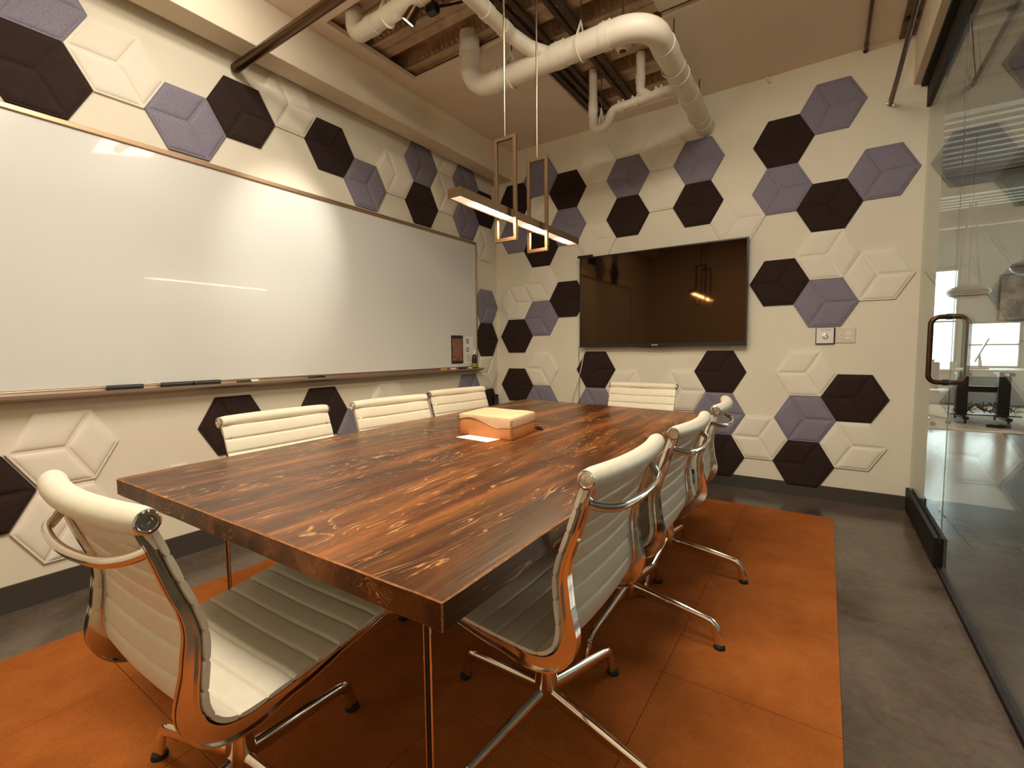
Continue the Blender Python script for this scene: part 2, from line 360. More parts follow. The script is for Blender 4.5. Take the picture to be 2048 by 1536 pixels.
# pull handle: two mirrored D bars on either side of the glass
def dpath(sx):
    pts = []; z0, z1, ex, r = 0.905, 1.222, 0.068, 0.035
    pts.append((sx*0.006, z0)); 
    for k in range(7):
        a = -pi/2+k*pi/12; pts.append((sx*(ex-r+r*cos(a)), z0+r+r*sin(a)))
    for k in range(7):
        a = k*pi/12; pts.append((sx*(ex-r+r*cos(a)), z1-r+r*sin(a)))
    pts.append((sx*0.006, z1)); return [(p[0], -0.905, p[1]) for p in pts]
obj('pull_handle', MB().tube(dpath(-1), 0.0115, 14), M['bronze'], d, smooth=True)
obj('pull_handle', MB().tube(dpath(1), 0.0115, 14), M['bronze'], d, smooth=True)
mb = MB()
for z in (0.905, 1.222): mb.lathe([(0.012, -0.016), (0.0145, -0.014), (0.0145, -0.007), (0.0145, 0.007), (0.0145, 0.014), (0.012, 0.016)], (0, -0.905, z), 'x', 16)
obj('handle_collar', mb, M['black'], d, smooth=True)

# ------------------------------------------------------------------ rug of carpet tiles
rug = thing('rug', 'rust orange rug of square carpet tiles under the conference table', 'rug', (0, 0, 0))
tw, th = 0.4915, 0.4975
tm = MB().box((0.0004, 0.0004, 0.0002), (tw-0.0008, th-0.0008, 0.007)).mesh('carpet_tile', M['carpet'], bevel=0.0012)
for i in range(5):
    for j in range(9):
        link('carpet_tile', tm, rug, (0.447+i*tw, -0.445-(j+1)*th, random.uniform(0, 0.0004)))

# ------------------------------------------------------------------ hexagonal felt panels
HS = 0.19
def hex_meshes():
    s = HS-0.0007; H = [(cos(k*pi/3)*s, sin(k*pi/3)*s) for k in range(6)]
    base = MB()
    ring = lambda sc, h: [(x*sc, y*sc, h) for x, y in H]
    vs = ring(1, 0)+ring(1, 0.010)+ring(0.99, 0.012); n = 6
    fs = [tuple(range(6))[::-1], tuple(range(12, 18))]
    for l in range(2): fs += [(l*6+i, l*6+(i+1) % 6, l*6+6+(i+1) % 6, l*6+6+i) for i in range(6)]
    base.add(vs, fs)
    # one rhombus cushion, spokes towards vertex 0 and 2 (in local frame), rotated 120 deg for the others
    a = Vector(H[0]); b = Vector(H[2]); N = 10; cu = MB(); g = 0.03
    def hgt(u, v):
        d = min(u, v, 1-u, 1-v); e = min(1, d/0.20); return 0.0105+0.0085*sqrt(max(0, 1-(1-e)**2))
    vs = []
    for i in range(N+1):
        for j in range(N+1):
            u = 0.5-0.5*cos(pi*i/N); v = 0.5-0.5*cos(pi*j/N)
            uu = g+(0.955-g)*u; vv = g+(0.955-g)*v
            p = a*uu+b*vv; vs.append((p.x, p.y, hgt(u, v)))
    fs = [(i*(N+1)+j, (i+1)*(N+1)+j, (i+1)*(N+1)+j+1, i*(N+1)+j+1) for i in range(N) for j in range(N)]
    cu.add(vs, fs)
    return base, cu
hb, hc = hex_meshes()
HM = {}
for k in 'kgw': HM[k] = (hb.mesh('felt_backing', M['felt_'+k]), hc.mesh('cushion', M['felt_'+k], smooth=True, angle=60))
HN = {'k': 'black', 'g': 'grey', 'w': 'cream'}
def hexp(wall, c, u, v, typ, where):
    """wall B: back (u=x), wall L: left (u=y).  typ P: spokes to top-left, right, bottom-left; Q: mirrored"""
    o = link('felt_panel', HM[c][0])
    if wall == 'B':
        o.matrix_world = Matrix(((1, 0, 0, u*HS), (0, 0, -1, 0), (0, 1, 0, 1.08395+v*HS), (0, 0, 0, 1)))
    else:
        o.matrix_world = Matrix(((0, 0, 1, 0), (1, 0, 0, u*HS), (0, 1, 0, 1.08395+v*HS), (0, 0, 0, 1)))
    tag(o, HN[c]+' felt hexagon '+where, 'wall panel', 'hexagon felt panels on the back wall' if wall == 'B' else 'hexagon felt panels on the left wall')
    for k in range(3):
        link('cushion', HM[c][1], o, rot=(0, 0, k*2*pi/3+(0 if typ == 'P' else pi)))
def ub(i, j): return 1.294+1.503*i, (1.6005 if i % 2 else 0.733)+1.735*j
BACK = [
 ('k', ub(0,4), 'P', 'in the room corner behind the lamp frames, touching the beam'),
 ('g', ub(1,4), 'Q', 'behind the top of the right lamp frame'),
 ('k', ub(2,4), 'P', 'right of the right lamp frame, highest black one there'),
 ('w', ub(1,3), 'P', 'seen through the right lamp frame'),
 ('g', ub(2,3), 'P', 'behind the far end of the lamp bar'),
 ('g', ub(0,3), 'P', 'behind the foot of the left lamp frame at the room corner'),
 ('k', ub(1,2), 'Q', 'just below the foot of the right lamp frame'),
 ('w', ub(3,4), 'P', 'under the looped pipe trap, near the ceiling'),
 ('w', ub(3,2), 'P', 'above the left end of the television'),
 ('g', ub(4,4), 'Q', 'above the left half of the television, under the pipe trap'),
 ('k', ub(4,3), 'P', 'above the left half of the television, below a grey one'),
 ('w', ub(5,4), 'P', 'against the ceiling, left of where the big pipe meets the wall'),
 ('w', ub(5,3), 'P', 'between the two grey ones above the television'),
 ('g', ub(6,4), 'P', 'right below where the big pipe meets the wall'),
 ('k', ub(6,3), 'Q', 'above the right half of the television, below a grey one'),
 ('w', ub(7,2), 'P', 'touching the right top corner of the television'),
 ('w', ub(1,1), 'Q', 'left of the television, upper cream one of two'),
 ('w', ub(0,1), 'P', 'left of the television, lower cream one near the room corner'),
 ('k', ub(2,1), 'P', 'partly behind the left edge of the television'),
 ('k', ub(0,0), 'P', 'left of the television, lowest one of the middle corner group'),
 ('g', ub(1,0), 'Q', 'left of the television between two black ones'),
 ('k', ub(8,1), 'Q', 'just right of the television screen'),
 ('g', ub(9,0), 'P', 'directly above the square call button plate'),
 ('w', ub(10,1), 'P', 'right of the cream one above the call button, nearest the glass door'),
 ('w', ub(9,1), 'Q', 'above the grey one over the call button plate'),
 ('g', ub(9,4), 'P', 'highest one on the right part of the back wall'),
 ('k', ub(8,4), 'Q', 'upper right, between two grey ones'),
 ('g', ub(8,3), 'P', 'right of the television top, left end of the arc'),
 ('k', ub(9,2), 'Q', 'at the bottom of the arc on the upper right wall'),
 ('g', ub(10,3), 'P', 'at right end of the arc, closest to the door header'),
 ('w', (2.80,-0.97), 'Q', 'low by the room corner, above the far end of the table'),
 ('k', (1.29,-1.84), 'P', 'low in the room corner above the far left table corner'),
 ('g', (2.80,-2.71), 'P', 'just above the far left corner of the table'),
 ('k', (5.79,-0.97), 'P', 'below the left end of the television behind the cables'),
 ('g', (5.79,-2.71), 'P', 'left of the chair at the far table end'),
 ('w', (7.29,-1.84), 'Q', 'above the left part of the far end chair'),
 ('w', (9.77,-1.80), 'P', 'above the right part of the far end chair'),
 ('k', (11.29,-0.975), 'Q', 'below the right end of the television'),
 ('g', (11.29,-2.71), 'P', 'behind the headrest of the farthest right-side chair'),
 ('k', (11.29,-4.46), 'Q', 'behind the back of the farthest right-side chair, near the floor'),
 ('w', (12.79,-3.58), 'Q', 'right of the farthest right-side chair, near the floor'),
 ('w', (14.30,-0.98), 'Q', 'below the call button plate'),
 ('k', (15.80,-1.87), 'Q', 'lower right, closest one to the glass door'),
 ('g', (14.30,-2.72), 'P', 'lower right, in the middle of the cluster'),
 ('w', (15.80,-3.60), 'P', 'lowest cream one beside the glass door'),
 ('k', (14.30,-4.46), 'Q', 'resting on the baseboard right of the chairs'),
]
def ul(i, j): return -14.6+1.510*i, (6.37 if i % 2 == 0 else 7.2375)+1.735*j
LEFT = [
 ('k', (-17.62,6.33), 'Q', 'big in the top left corner above the whiteboard'),
 ('g', (-17.62,8.065), 'P', 'at the very top left, above the big brown-lit one'),
 ('w', (-16.11,7.20), 'Q', 'between the top left pair and the next grey one'),
 ('g', ul(0,0), 'Q', 'overlapped by the whiteboard frame, left of the round pipe end'),
 ('k', ul(1,0), 'P', 'directly under the end of the dark round pipe'),
 ('w', ul(2,1), 'P', 'above the whiteboard, right of the dark pipe end'),
 ('k', ul(3,0), 'Q', 'above the whiteboard middle, hanging by a grey one'),
 ('g', ul(4,0), 'Q', 'on the whiteboard frame, right of a black one'),
 ('w', ul(5,0), 'P', 'above the whiteboard, below the beam, left of the tall grey-black pair'),
 ('g', ul(6,1), 'P', 'under the beam, top of the tall grey-black pair'),
 ('k', ul(6,0), 'P', 'on the whiteboard frame, bottom of the tall grey-black pair'),
 ('w', ul(7,0), 'P', 'left of the near end of the lamp bar'),
 ('w', ul(7,1), 'P', 'tucked up behind the beam left of the lamp'),
 ('g', ul(8,1), 'P', 'behind the near end of the lamp bar, tucked under the beam'),
 ('g', ul(8,0), 'P', 'at the far top corner of the whiteboard'),
 ('k', ul(9,0), 'P', 'between lamp bar and room corner, beside the left lamp frame'),
 ('w', ul(9,-1), 'P', 'in the strip right of the whiteboard, highest cream one'),
 ('g', (-0.99,2.29), 'P', 'in the strip between whiteboard and room corner'),
 ('k', (-0.99,0.56), 'P', 'in the strip right of the spray bottle'),
 ('w', (-1.02,-1.18), 'Q', 'in the strip below the whiteboard tray end'),
 ('g', (-2.53,-2.05), 'Q', 'behind the farthest left-side chair'),
 ('k', (-1.00,-2.92), 'P', 'low in the room corner behind the plug'),
 ('k', (-13.80,-2.16), 'P', 'behind the nearest left-side chair'),
 ('k', (-10.77,-2.12), 'Q', 'between the nearest and middle left-side chairs'),
 ('g', (-9.26,-2.99), 'P', 'peeking out left of the middle left-side chair'),
 ('w', (-7.72,-2.08), 'P', 'above the middle left-side chair, under the tray'),
 ('w', (-17.61,-2.18), 'Q', 'under the tray at far left, upper one of the cream pair'),
 ('w', (-17.64,-3.96), 'P', 'behind the headrest of the nearest chair, lower of the cream pair'),
 ('k', (-19.15,-3.06), 'P', 'cut by the left picture edge beside the cream pair'),
]
for c_, (u, v), t_, w_ in BACK: hexp('B', c_, u, v, t_, w_)
for c_, (u, v), t_, w_ in LEFT: hexp('L', c_, u, v, t_, w_)

# ------------------------------------------------------------------ whiteboard
wb = thing('whiteboard', 'large white dry-erase board with aluminium frame and tray on left wall', 'whiteboard', (0, 0, 0))
Y0, Y1, Z0, Z1 = -4.05, -0.378, 0.925, 2.108
obj('writing_surface', MB().box((0.024, Y0+0.01, Z0+0.01), (0.032, Y1-0.01, Z1-0.01)), M['board'], wb)
mb = MB().box((0.0235, Y0, Z1-0.024), (0.042, Y1, Z1)).box((0.0235, Y0, Z0), (0.036, Y1, Z0+0.008))
mb.box((0.0235, Y1-0.014, Z0), (0.040, Y1, Z1)).box((0.0235, Y0, Z0), (0.040, Y0+0.014, Z1))
obj('frame', mb, M['board_frame'], wb, bevel=0.003)
tr = obj('marker_tray', MB().prism([(0.0235, 0.885), (0.085, 0.897), (0.098, 0.905), (0.098, 0.918), (0.092, 0.918), (0.088, 0.911), (0.04, 0.911), (0.036, 0.925), (0.0235, 0.925)], 1, Y0, Y1+0.02), M['tray'], wb)
# items on the tray
def eraser(y0, y1, label, dz=0, rot=0):
    L = y1-y0; e = thing('eraser', label, 'eraser', (0.064, (y0+y1)/2, 0.9115+dz), 0, 'black whiteboard erasers on the tray')
    obj('felt_pad', MB().box((-0.018, -L/2, 0), (0.018, L/2, 0.014)), M['rubber'], e, bevel=0.002)
    obj('grip', MB().prism([(-0.02, 0.0142), (0.02, 0.0142), (0.016, 0.028), (-0.016, 0.028)], 1, -L/2-0.001, L/2+0.001), M['black'], e, bevel=0.003)
eraser(-3.20, -3.065, 'black whiteboard eraser, the leftmost, alone on the tray')
eraser(-2.985, -2.85, 'black whiteboard eraser, left one of the touching pair')
eraser(-2.845, -2.715, 'black whiteboard eraser, right one of the touching pair')
def marker(y, cap, body, label, L=0.12, x=0.06, a=0.0):
    m_ = thing('marker', label, 'marker', (x, y, 0.9205), a, 'dry-erase markers on the tray')
    obj('barrel', MB().lathe([(0.007, -L/2), (0.009, -L/2+0.003), (0.009, L*0.12)], (0, 0, 0), 'y', 12), body, m_, smooth=True)
    obj('cap', MB().lathe([(0.0094, L*0.121), (0.0094, L/2-0.006), (0.006, L/2)], (0, 0, 0), 'y', 12), cap, m_, smooth=True)
marker(-2.56, M['white'], M['black'], 'black and white marker right of the eraser pair')
marker(-2.12, M['black'], M['black'], 'dark marker lying alone in the middle of the tray')
marker(-0.87, M['red'], M['yellow'], 'ochre and red marker left of the poster foot', 0.11)
marker(-0.745, M['red'], M['white'], 'red and white marker under the poster', 0.11)
marker(-0.625, M['black'], M['black'], 'black marker right of the red one, beside bottle', 0.10, 0.05)
marker(-0.535, M['red'], M['white'], 'short red-capped marker touching the spray bottle', 0.06, 0.075)
b = thing('spray_bottle', 'black and olive spray bottle with white nozzle at tray end', 'spray bottle', (0.062, -0.462, 0.9115))
obj('bottle', MB().lathe([(0.022, 0), (0.024, 0.004), (0.024, 0.10), (0.018, 0.125), (0.011, 0.135)], (0, 0, 0), 'z', 20), M['black'], b, smooth=True)
obj('label_band', MB().lathe([(0.0243, 0.015), (0.0246, 0.017), (0.0246, 0.05), (0.0243, 0.052)], (0, 0, 0), 'z', 20), M['green'], b, smooth=True)
obj('nozzle', MB().lathe([(0.012, 0.136), (0.012, 0.155), (0.007, 0.165), (0.005, 0.185), (0.003, 0.192)], (0, 0, 0), 'z', 14).box((0.0, -0.005, 0.158), (0.022, 0.005, 0.168)), M['white'], b, smooth=True)
p = thing('poster', 'dark framed brown poster taped near the whiteboard corner', 'poster', (0.0325, -0.675, 0.965))
obj('poster_sheet', MB().box((0, -0.082, 0), (0.0012, 0.082, 0.258)), M['ink'], p)
obj('poster_picture', MB().box((0.0014, -0.070, 0.026), (0.0022, 0.074, 0.228)), M['poster'], p)
p = thing('flyer', 'white paper flyer with ring logo and text lines beside poster', 'flyer', (0.0325, -0.505, 0.958))
obj('sheet', MB().box((0, -0.062, 0), (0.0009, 0.062, 0.262)), M['paper'], p)
mb = MB(); n = 20
for k in range(n):
    a0, a1 = 2*pi*k/n, 2*pi*(k+1)/n
    mb.add([(0.0012, -0.022+r_*cos(a)*0.9, 0.212+r_*sin(a)) for a in (a0, a1) for r_ in (0.012, 0.022)], [(0, 1, 3, 2)])
obj('ring_logo', mb, M['ink'], p)
mb = MB()
for z, a_, b_ in ((0.146, -0.045, 0.004), (0.130, -0.045, -0.004), (0.114, -0.045, 0.0)):
    mb.box((0.001, a_, z), (0.0014, b_, z+0.007))
obj('heading_text', mb, M['ink'], p)
mb = MB()
for k in range(6): mb.box((0.001, -0.045, 0.084-k*0.011), (0.0013, 0.02, 0.0855-k*0.011))
obj('body_text', mb, M['ink'], p)

# ------------------------------------------------------------------ television
tv = thing('television', 'large black flat television mounted on the back wall', 'television', (1.655, 0, 1.10))
hw = 0.682
mb = MB(); z1 = 0.798
mb.box((-hw, -0.07, 0), (hw, -0.035, z1))
obj('casing', mb, M['tvbody'], tv, bevel=0.004)
mb = MB().box((-hw, -0.076, 0.0), (hw, -0.0702, 0.028)).box((-hw, -0.076, z1-0.012), (hw, -0.0702, z1)).box((-hw, -0.076, 0.028), (-hw+0.012, -0.0702, z1-0.012)).box((hw-0.012, -0.076, 0.028), (hw, -0.0702, z1-0.012))
obj('bezel', mb, M['tvbody'], tv, bevel=0.0015)
obj('screen', MB().box((-hw+0.0125, -0.0735, 0.0285), (hw-0.0125, -0.0705, z1-0.0125)), M['screen'], tv)
obj('wall_mount', MB().box((-0.25, -0.0345, 0.2), (0.25, -0.001, 0.6)), M['blackmetal'], tv)
obj('chin_sensor', MB().prism([(-0.20, 0), (-0.05, -0.008), (0.05, -0.008), (0.20, 0)], 1, -0.075, -0.05), M['tvbody'], tv)
text_mesh('SHARP', 0.017, 'maker_lettering', M['white'], tv, (0.0, -0.0765, 0.014), (pi/2, 0, 0))
wc = thing('webcam', 'small black webcam bar on the top left corner of television', 'webcam', (1.02, -0.06, 1.8985))
obj('body', MB().tube([(-0.075, 0, 0.012), (-0.07, 0, 0.012), (0.07, 0, 0.012), (0.075, 0, 0.012)], [0.006, 0.011, 0.011, 0.006], 14), M['black'], wc, smooth=True)
obj('clip', MB().box((-0.02, -0.008, -0.0), (0.02, 0.018, 0.004)), M['black'], wc)
obj('lens', MB().lathe([(0.006, -0.0135), (0.006, -0.011)], (0, 0, 0.012), 'y', 14), M['screen'], wc)
def cable(pts, r, m_, label, name='cable'):
    # smooth the path
    P = [Vector(p) for p in pts]; out = []
    for i in range(len(P)-1):
        a = P[max(i-1, 0)]; b_ = P[i]; c_ = P[i+1]; d_ = P[min(i+2, len(P)-1)]
        for k in range(6):
            t_ = k/6; out.append(0.5*((2*b_)+(c_-a)*t_+(2*a-5*b_+4*c_-d_)*t_*t_+(3*b_-a-3*c_+d_)*t_**3))
    out.append(P[-1])
    return tag(obj(name, MB().tube(out, r, 8), m_, smooth=True), label, 'cable')
cable([(1.00, -0.03, 1.12), (0.995, -0.03, 1.05), (0.965, -0.03, 0.90), (0.92, -0.03, 0.75), (0.87, -0.03, 0.60), (0.84, -0.02, 0.40)], 0.004, M['white'], 'white cable hanging from the left end of the television')
cable([(0.945, -0.028, 1.12), (0.943, -0.028, 1.0), (0.955, -0.032, 0.85), (0.945, -0.03, 0.72), (0.95, -0.03, 0.55), (0.94, -0.02, 0.40)], 0.0022, M['black'], 'thin black cable hanging below the television')

# call button plate, switch plate, blank plates
cp = thing('call_button_plate', 'square white plate in black frame with round steel button', 'wall plate', (2.824, 0, 1.160))
obj('frame', MB().box((-0.056, -0.016, -0.057), (0.056, -0.0005, 0.057)), M['black'], cp, bevel=0.002)
obj('face', MB().box((-0.051, -0.019, -0.052), (0.049, -0.0162, 0.055)), M['paper'], cp, bevel=0.001)
obj('push_button', MB().lathe([(0.017, -0.020), (0.017, -0.025), (0.013, -0.026), (0.012, -0.023), (0.009, -0.023), (0.007, -0.027)], (0, 0, -0.003), 'y', 24), M['chrome'], cp, smooth=True)
text_mesh('WALL SWITCH', 0.0095, 'plate_lettering', M['ink'], cp, (0.0, -0.0195, 0.040), (pi/2, 0, 0))
sp = thing('switch_plate', 'almond double wall switch plate right of the call button', 'wall plate', (2.939, 0, 1.161))
obj('plate', MB().box((-0.056, -0.007, -0.052), (0.056, -0.0005, 0.052)), M['plate'], sp, bevel=0.002)
obj('toggle_switch', MB().box((-0.032, -0.009, -0.014), (-0.020, -0.0072, 0.014)).prism([(-0.0072, -0.004), (-0.017, 0.006), (-0.0072, 0.006)], 0, -0.029, -0.023), M['white'], sp)
obj('dimmer_switch', MB().box((0.004, -0.0095, -0.030), (0.038, -0.0072, 0.030)).box((0.006, -0.013, -0.004), (0.036, -0.0097, 0.0)), M['white'], sp, bevel=0.0005)
mb = MB()
for x in (-0.026, 0.021):
    for z in (-0.042, 0.042): mb.lathe([(0.003, -0.0072), (0.003, -0.0082)], (x, 0, z), 'y', 8)
obj('screw', mb, M['plate'], sp)
bp = thing('cover_plate', 'painted blank cover plate with pipe stub near the ceiling', 'wall plate', (2.437, 0, 2.975))
obj('plate', MB().box((-0.062, -0.005, -0.038), (0.062, -0.0005, 0.036)), M['wall'], bp, bevel=0.001)
obj('pipe_stub', MB().tube([(-0.02, -0.03, 0.035), (0.0, -0.03, 0.0), (0.002, -0.006, -0.004)], 0.006, 8), M['pipe'], bp, smooth=True)
bp = thing('cover_plate', 'painted blank cover plate behind the small drain pipe', 'wall plate', (1.47, 0, 2.93))
obj('plate', MB().box((-0.075, -0.005, -0.045), (0.075, -0.0005, 0.045)), M['wall'], bp, bevel=0.001)
ot = thing('wall_outlet', 'white electrical outlet low on the left wall above table edge', 'outlet', (0, -2.912, 0.44))
obj('plate', MB().box((0.0005, -0.036, -0.057), (0.006, 0.036, 0.057)), M['white'], ot, bevel=0.0015)
obj('socket', MB().box((0.0062, -0.017, 0.008), (0.008, 0.017, 0.036)).box((0.0062, -0.017, -0.036), (0.008, 0.017, -0.008)), M['plate'], ot)
pa = thing('power_adapter', 'small black power adapter plugged low in the room corner', 'adapter', (0.026, -0.11, 0.585))
obj('body', MB().box((0.0, -0.035, -0.05), (0.035, 0.035, 0.05)), M['black'], pa, bevel=0.004)
obj('prong', MB().box((-0.024, -0.008, -0.01), (-0.0002, -0.004, 0.01)).box((-0.024, 0.004, -0.01), (-0.0002, 0.008, 0.01)), M['chrome'], pa)

# ------------------------------------------------------------------ table
TZ = 0.72
tb = thing('conference_table', 'long dark stained wooden conference table with worn edges', 'table', (0, 0, 0))
me = bpy.data.meshes.new('tabletop'); bm = bmesh.new()
q = [(1.112, -3.475), (2.381, -3.459), (2.352, -1.200), (0.985, -1.025)]
# subdivided outline so the edge can be slightly uneven
pts = []
for i in range(4):
    a, b_ = Vector(q[i]), Vector(q[(i+1) % 4]); n = 24 if i % 2 == 0 else 44
    for k in range(n):
        p_ = a.lerp(b_, k/n); nrm = Vector((b_.y-a.y, a.x-b_.x)).normalized()
        w_ = 0.0 if k == 0 else random.uniform(-0.0012, 0.0012); pts.append(p_+nrm*w_)
n = len(pts)
vt = [bm.verts.new((p_.x, p_.y, TZ)) for p_ in pts]; vb = [bm.verts.new((p_.x, p_.y, TZ-0.048)) for p_ in pts]
bm.faces.new(vt); bm.faces.new(vb[::-1])
for i in range(n): bm.faces.new((vt[i], vb[i], vb[(i+1) % n], vt[(i+1) % n]))
bmesh.ops.recalc_face_normals(bm, faces=bm.faces)
es = [e for e in bm.edges if e.calc_face_angle(0) > radians(40)]
r_ = bmesh.ops.bevel(bm, geom=es, offset=0.0022, segments=1, affect='EDGES')
for f in r_['faces']: f.material_index = 1
bm.to_mesh(me); bm.free(); me.materials.append(M['wood']); me.materials.append(M['worn'])
link('tabletop', me, tb)
for (x, y) in ((2.165, -3.275), (1.32, -3.275), (2.13, -1.42), (1.24, -1.40)):
    mb = MB()
    for sx in (-1, 1):      # two slim bars that close up above the foot
        mb.tube([(x+sx*0.0085, y, 0.655), (x+sx*0.0085, y, 0.16), (x+sx*0.004, y, 0.09), (x+sx*0.004, y, 0.013)], [0.0026, 0.0026, 0.0045, 0.006], 8)
    lg = obj('leg', mb, M['chrome'], tb, smooth=True)
    obj('leg_core', MB().box((x-0.006, y-0.003, 0.12), (x+0.006, y+0.003, 0.655)), M['black'], lg)
    obj('mounting_plate', MB().box((x-0.05, y-0.05, 0.6555), (x+0.05, y+0.05, 0.6715)), M['blackmetal'], tb)
    obj('foot', MB().lathe([(0.016, 0.0072), (0.016, 0.012), (0.010, 0.016)], (x, y, 0), 'z', 16), M['bronze'], tb)
obj('cross_rail', MB().box((1.37, -3.295, 0.635), (2.115, -3.255, 0.6715)), M['blackmetal'], tb)
obj('cross_rail', MB().box((1.29, -1.43, 0.635), (2.08, -1.39, 0.6715)), M['blackmetal'], tb)

# leather box bag and paper
bag = thing('leather_bag', 'tan leather box with stitched corners and wavy lid on table', 'bag', (1.63, -2.28, TZ), 0.0)
def bagbox():
    # footprint corners (world) -> local
    qs = [(1.505, -2.388), (1.797, -2.410), (1.762, -2.170), (1.472, -2.148)]
    return [(x-1.63, y+2.28) for x, y in qs]
Q = bagbox()
def bil(u, v, s=1.0):
    a = Vector(Q[0]).lerp(Vector(Q[1]), u); b_ = Vector(Q[3]).lerp(Vector(Q[2]), u); c_ = a.lerp(b_, v)
    cc = (Vector(Q[0])+Vector(Q[1])+Vector(Q[2])+Vector(Q[3]))/4; return cc+(c_-cc)*s
def loop(N):
    out = []
    for i in range(N): out.append((i/N, 0))
    for i in range(N): out.append((1, i/N))
    for i in range(N): out.append((1-i/N, 1))
    for i in range(N): out.append((0, 1-i/N))
    return out
lp = loop(16); n = len(lp)
def rnd(u, v, s=1.0, k=0.5):
    p_ = bil(u, v, s); return p_
lev = [(0.0, 0.985), (0.006, 1.0), (0.03, 1.012), (0.055, 1.0), (0.072, 0.985)]
mb = MB(); vs = []
for h, s_ in lev:
    for u, v in lp:
        b_ = 4*(u*(1-u)+v*(1-v)); p_ = rnd(u, v, s_*(0.985+0.02*b_)); vs.append((p_.x, p_.y, h))
fs = [(l*n+i, l*n+(i+1) % n, (l+1)*n+(i+1) % n, (l+1)*n+i) for l in range(len(lev)-1) for i in range(n)]+[tuple(range(n))[::-1], tuple(range((len(lev)-1)*n, len(lev)*n))]
mb.add(vs, fs); obj('body', mb, M['bag'], bag, smooth=True)
mb = MB(); vs = []
def skirt(u, v):
    if v == 0: return 0.058+0.018*sin(pi*(u*1.7+0.1))*(1 if u < .8 else .6)
    return 0.052
rings = []
for k in range(5):
    row = []
    for u, v in lp:
        b_ = 4*(u*(1-u)+v*(1-v)); base_ = skirt(u, v)
        if k == 0: p_ = rnd(u, v, 1.022*(0.985+0.02*b_)); row.append((p_.x, p_.y, base_))
        if k == 1: p_ = rnd(u, v, 1.026*(0.985+0.02*b_)); row.append((p_.x, p_.y, 0.080))
        if k == 2: p_ = rnd(u, v, 0.995*(0.985+0.02*b_)); row.append((p_.x, p_.y, 0.088))
        if k == 3: p_ = rnd(u, v, 0.85); row.append((p_.x, p_.y, 0.0905+0.002*sin(9*u)))
        if k == 4: p_ = rnd(u, v, 0.4); row.append((p_.x, p_.y, 0.090))
    vs += row
fs = [(l*n+i, l*n+(i+1) % n, (l+1)*n+(i+1) % n, (l+1)*n+i) for l in range(4) for i in range(n)]+[tuple(range(4*n, 5*n))]
mb.add(vs, fs); obj('lid', mb, M['baglid'], bag, smooth=True)
for ci, (u, v) in enumerate(((0, 0), (1, 0), (1, 1), (0, 1))):
    p_ = bil(u, v, 1.008); mb = MB()
    for k in range(8):
        z = 0.010+k*0.0095; mb.tube([(p_.x-0.006, p_.y-0.006 if ci < 2 else p_.y, z), (p_.x+0.0, p_.y-0.002, z+0.002), (p_.x+0.006, p_.y+0.0, z)], 0.0016, 6)
    obj('stitching', mb, M['stitch'], bag)
mb = MB().prism([(1.548, -2.462), (1.728, -2.482), (1.745, -2.335), (1.574, -2.33)], 2, TZ+0.0002, TZ+0.0009)
tag(obj('paper_sheet', mb, M['paper']), 'white paper sheet tucked under the leather bag', 'paper')
bag.location.z = TZ+0.001
pn = thing('pen', 'black pen lying behind the right side of the leather bag', 'pen', (1.712, -2.118, TZ+0.0065), radians(-12))
obj('barrel', MB().lathe([(0.002, -0.07), (0.005, -0.06), (0.005, 0.03)], (0, 0, 0), 'x', 12), M['black'], pn, smooth=True)
obj('cap', MB().lathe([(0.006, 0.0302), (0.006, 0.065), (0.004, 0.07)], (0, 0, 0), 'x', 12).box((0.03, -0.002, 0.006), (0.062, 0.002, 0.009)), M['black'], pn, smooth=True)

# ------------------------------------------------------------------ office chairs
# side profile of the sling, (forward, height), from the top roll to the front of the seat
def catmull(P, m):
    out = []
    for i in range(len(P)-1):
        a = P[max(i-1, 0)]; b_ = P[i]; c_ = P[i+1]; d_ = P[min(i+2, len(P)-1)]
        for k in range(m):
            t_ = k/m
            out.append(tuple(0.5*((2*b_[j])+(c_[j]-a[j])*t_+(2*a[j]-5*b_[j]+4*c_[j]-d_[j])*t_*t_+(3*b_[j]-a[j]-3*c_[j]+d_[j])*t_**3) for j in (0, 1)))
    out.append(P[-1]); return out
PROF = catmull([(-0.220, 0.806), (-0.205, 0.765), (-0.183, 0.70), (-0.163, 0.645), (-0.153, 0.60), (-0.154, 0.55), (-0.159, 0.50), (-0.157, 0.462), (-0.137, 0.428), (-0.098, 0.413), (-0.03, 0.416), (0.06, 0.424), (0.15, 0.435), (0.23, 0.446), (0.262, 0.446), (0.278, 0.436)], 8)
RIBD = {0.0: 0.010, 0.18: 0.014, 0.34: 0.024, 0.45: 0.036, 0.56: 0.036, 0.66: 0.026, 0.85: 0.014, 1.0: 0.008}
def ribdepth(t_):
    ks = sorted(RIBD)
    for a, b_ in zip(ks, ks[1:]):
        if a <= t_ <= b_:
            x = (t_-a)/(b_-a); x = x*x*(3-2*x); return RIBD[a]*(1-x)+RIBD[b_]*x
    return RIBD[1.0]
cl = [0.0]
for a, b_ in zip(PROF, PROF[1:]): cl.append(cl[-1]+math.hypot(b_[0]-a[0], b_[1]-a[1]))
LEN = cl[-1]
def normal(i):
    a = PROF[max(i-1, 0)]; b_ = PROF[min(i+1, len(PROF)-1)]; dx, dz = b_[0]-a[0], b_[1]-a[1]; l = math.hypot(dx, dz)
    return (-dz/l, dx/l)     # points to the sitter's side
HW = 0.232
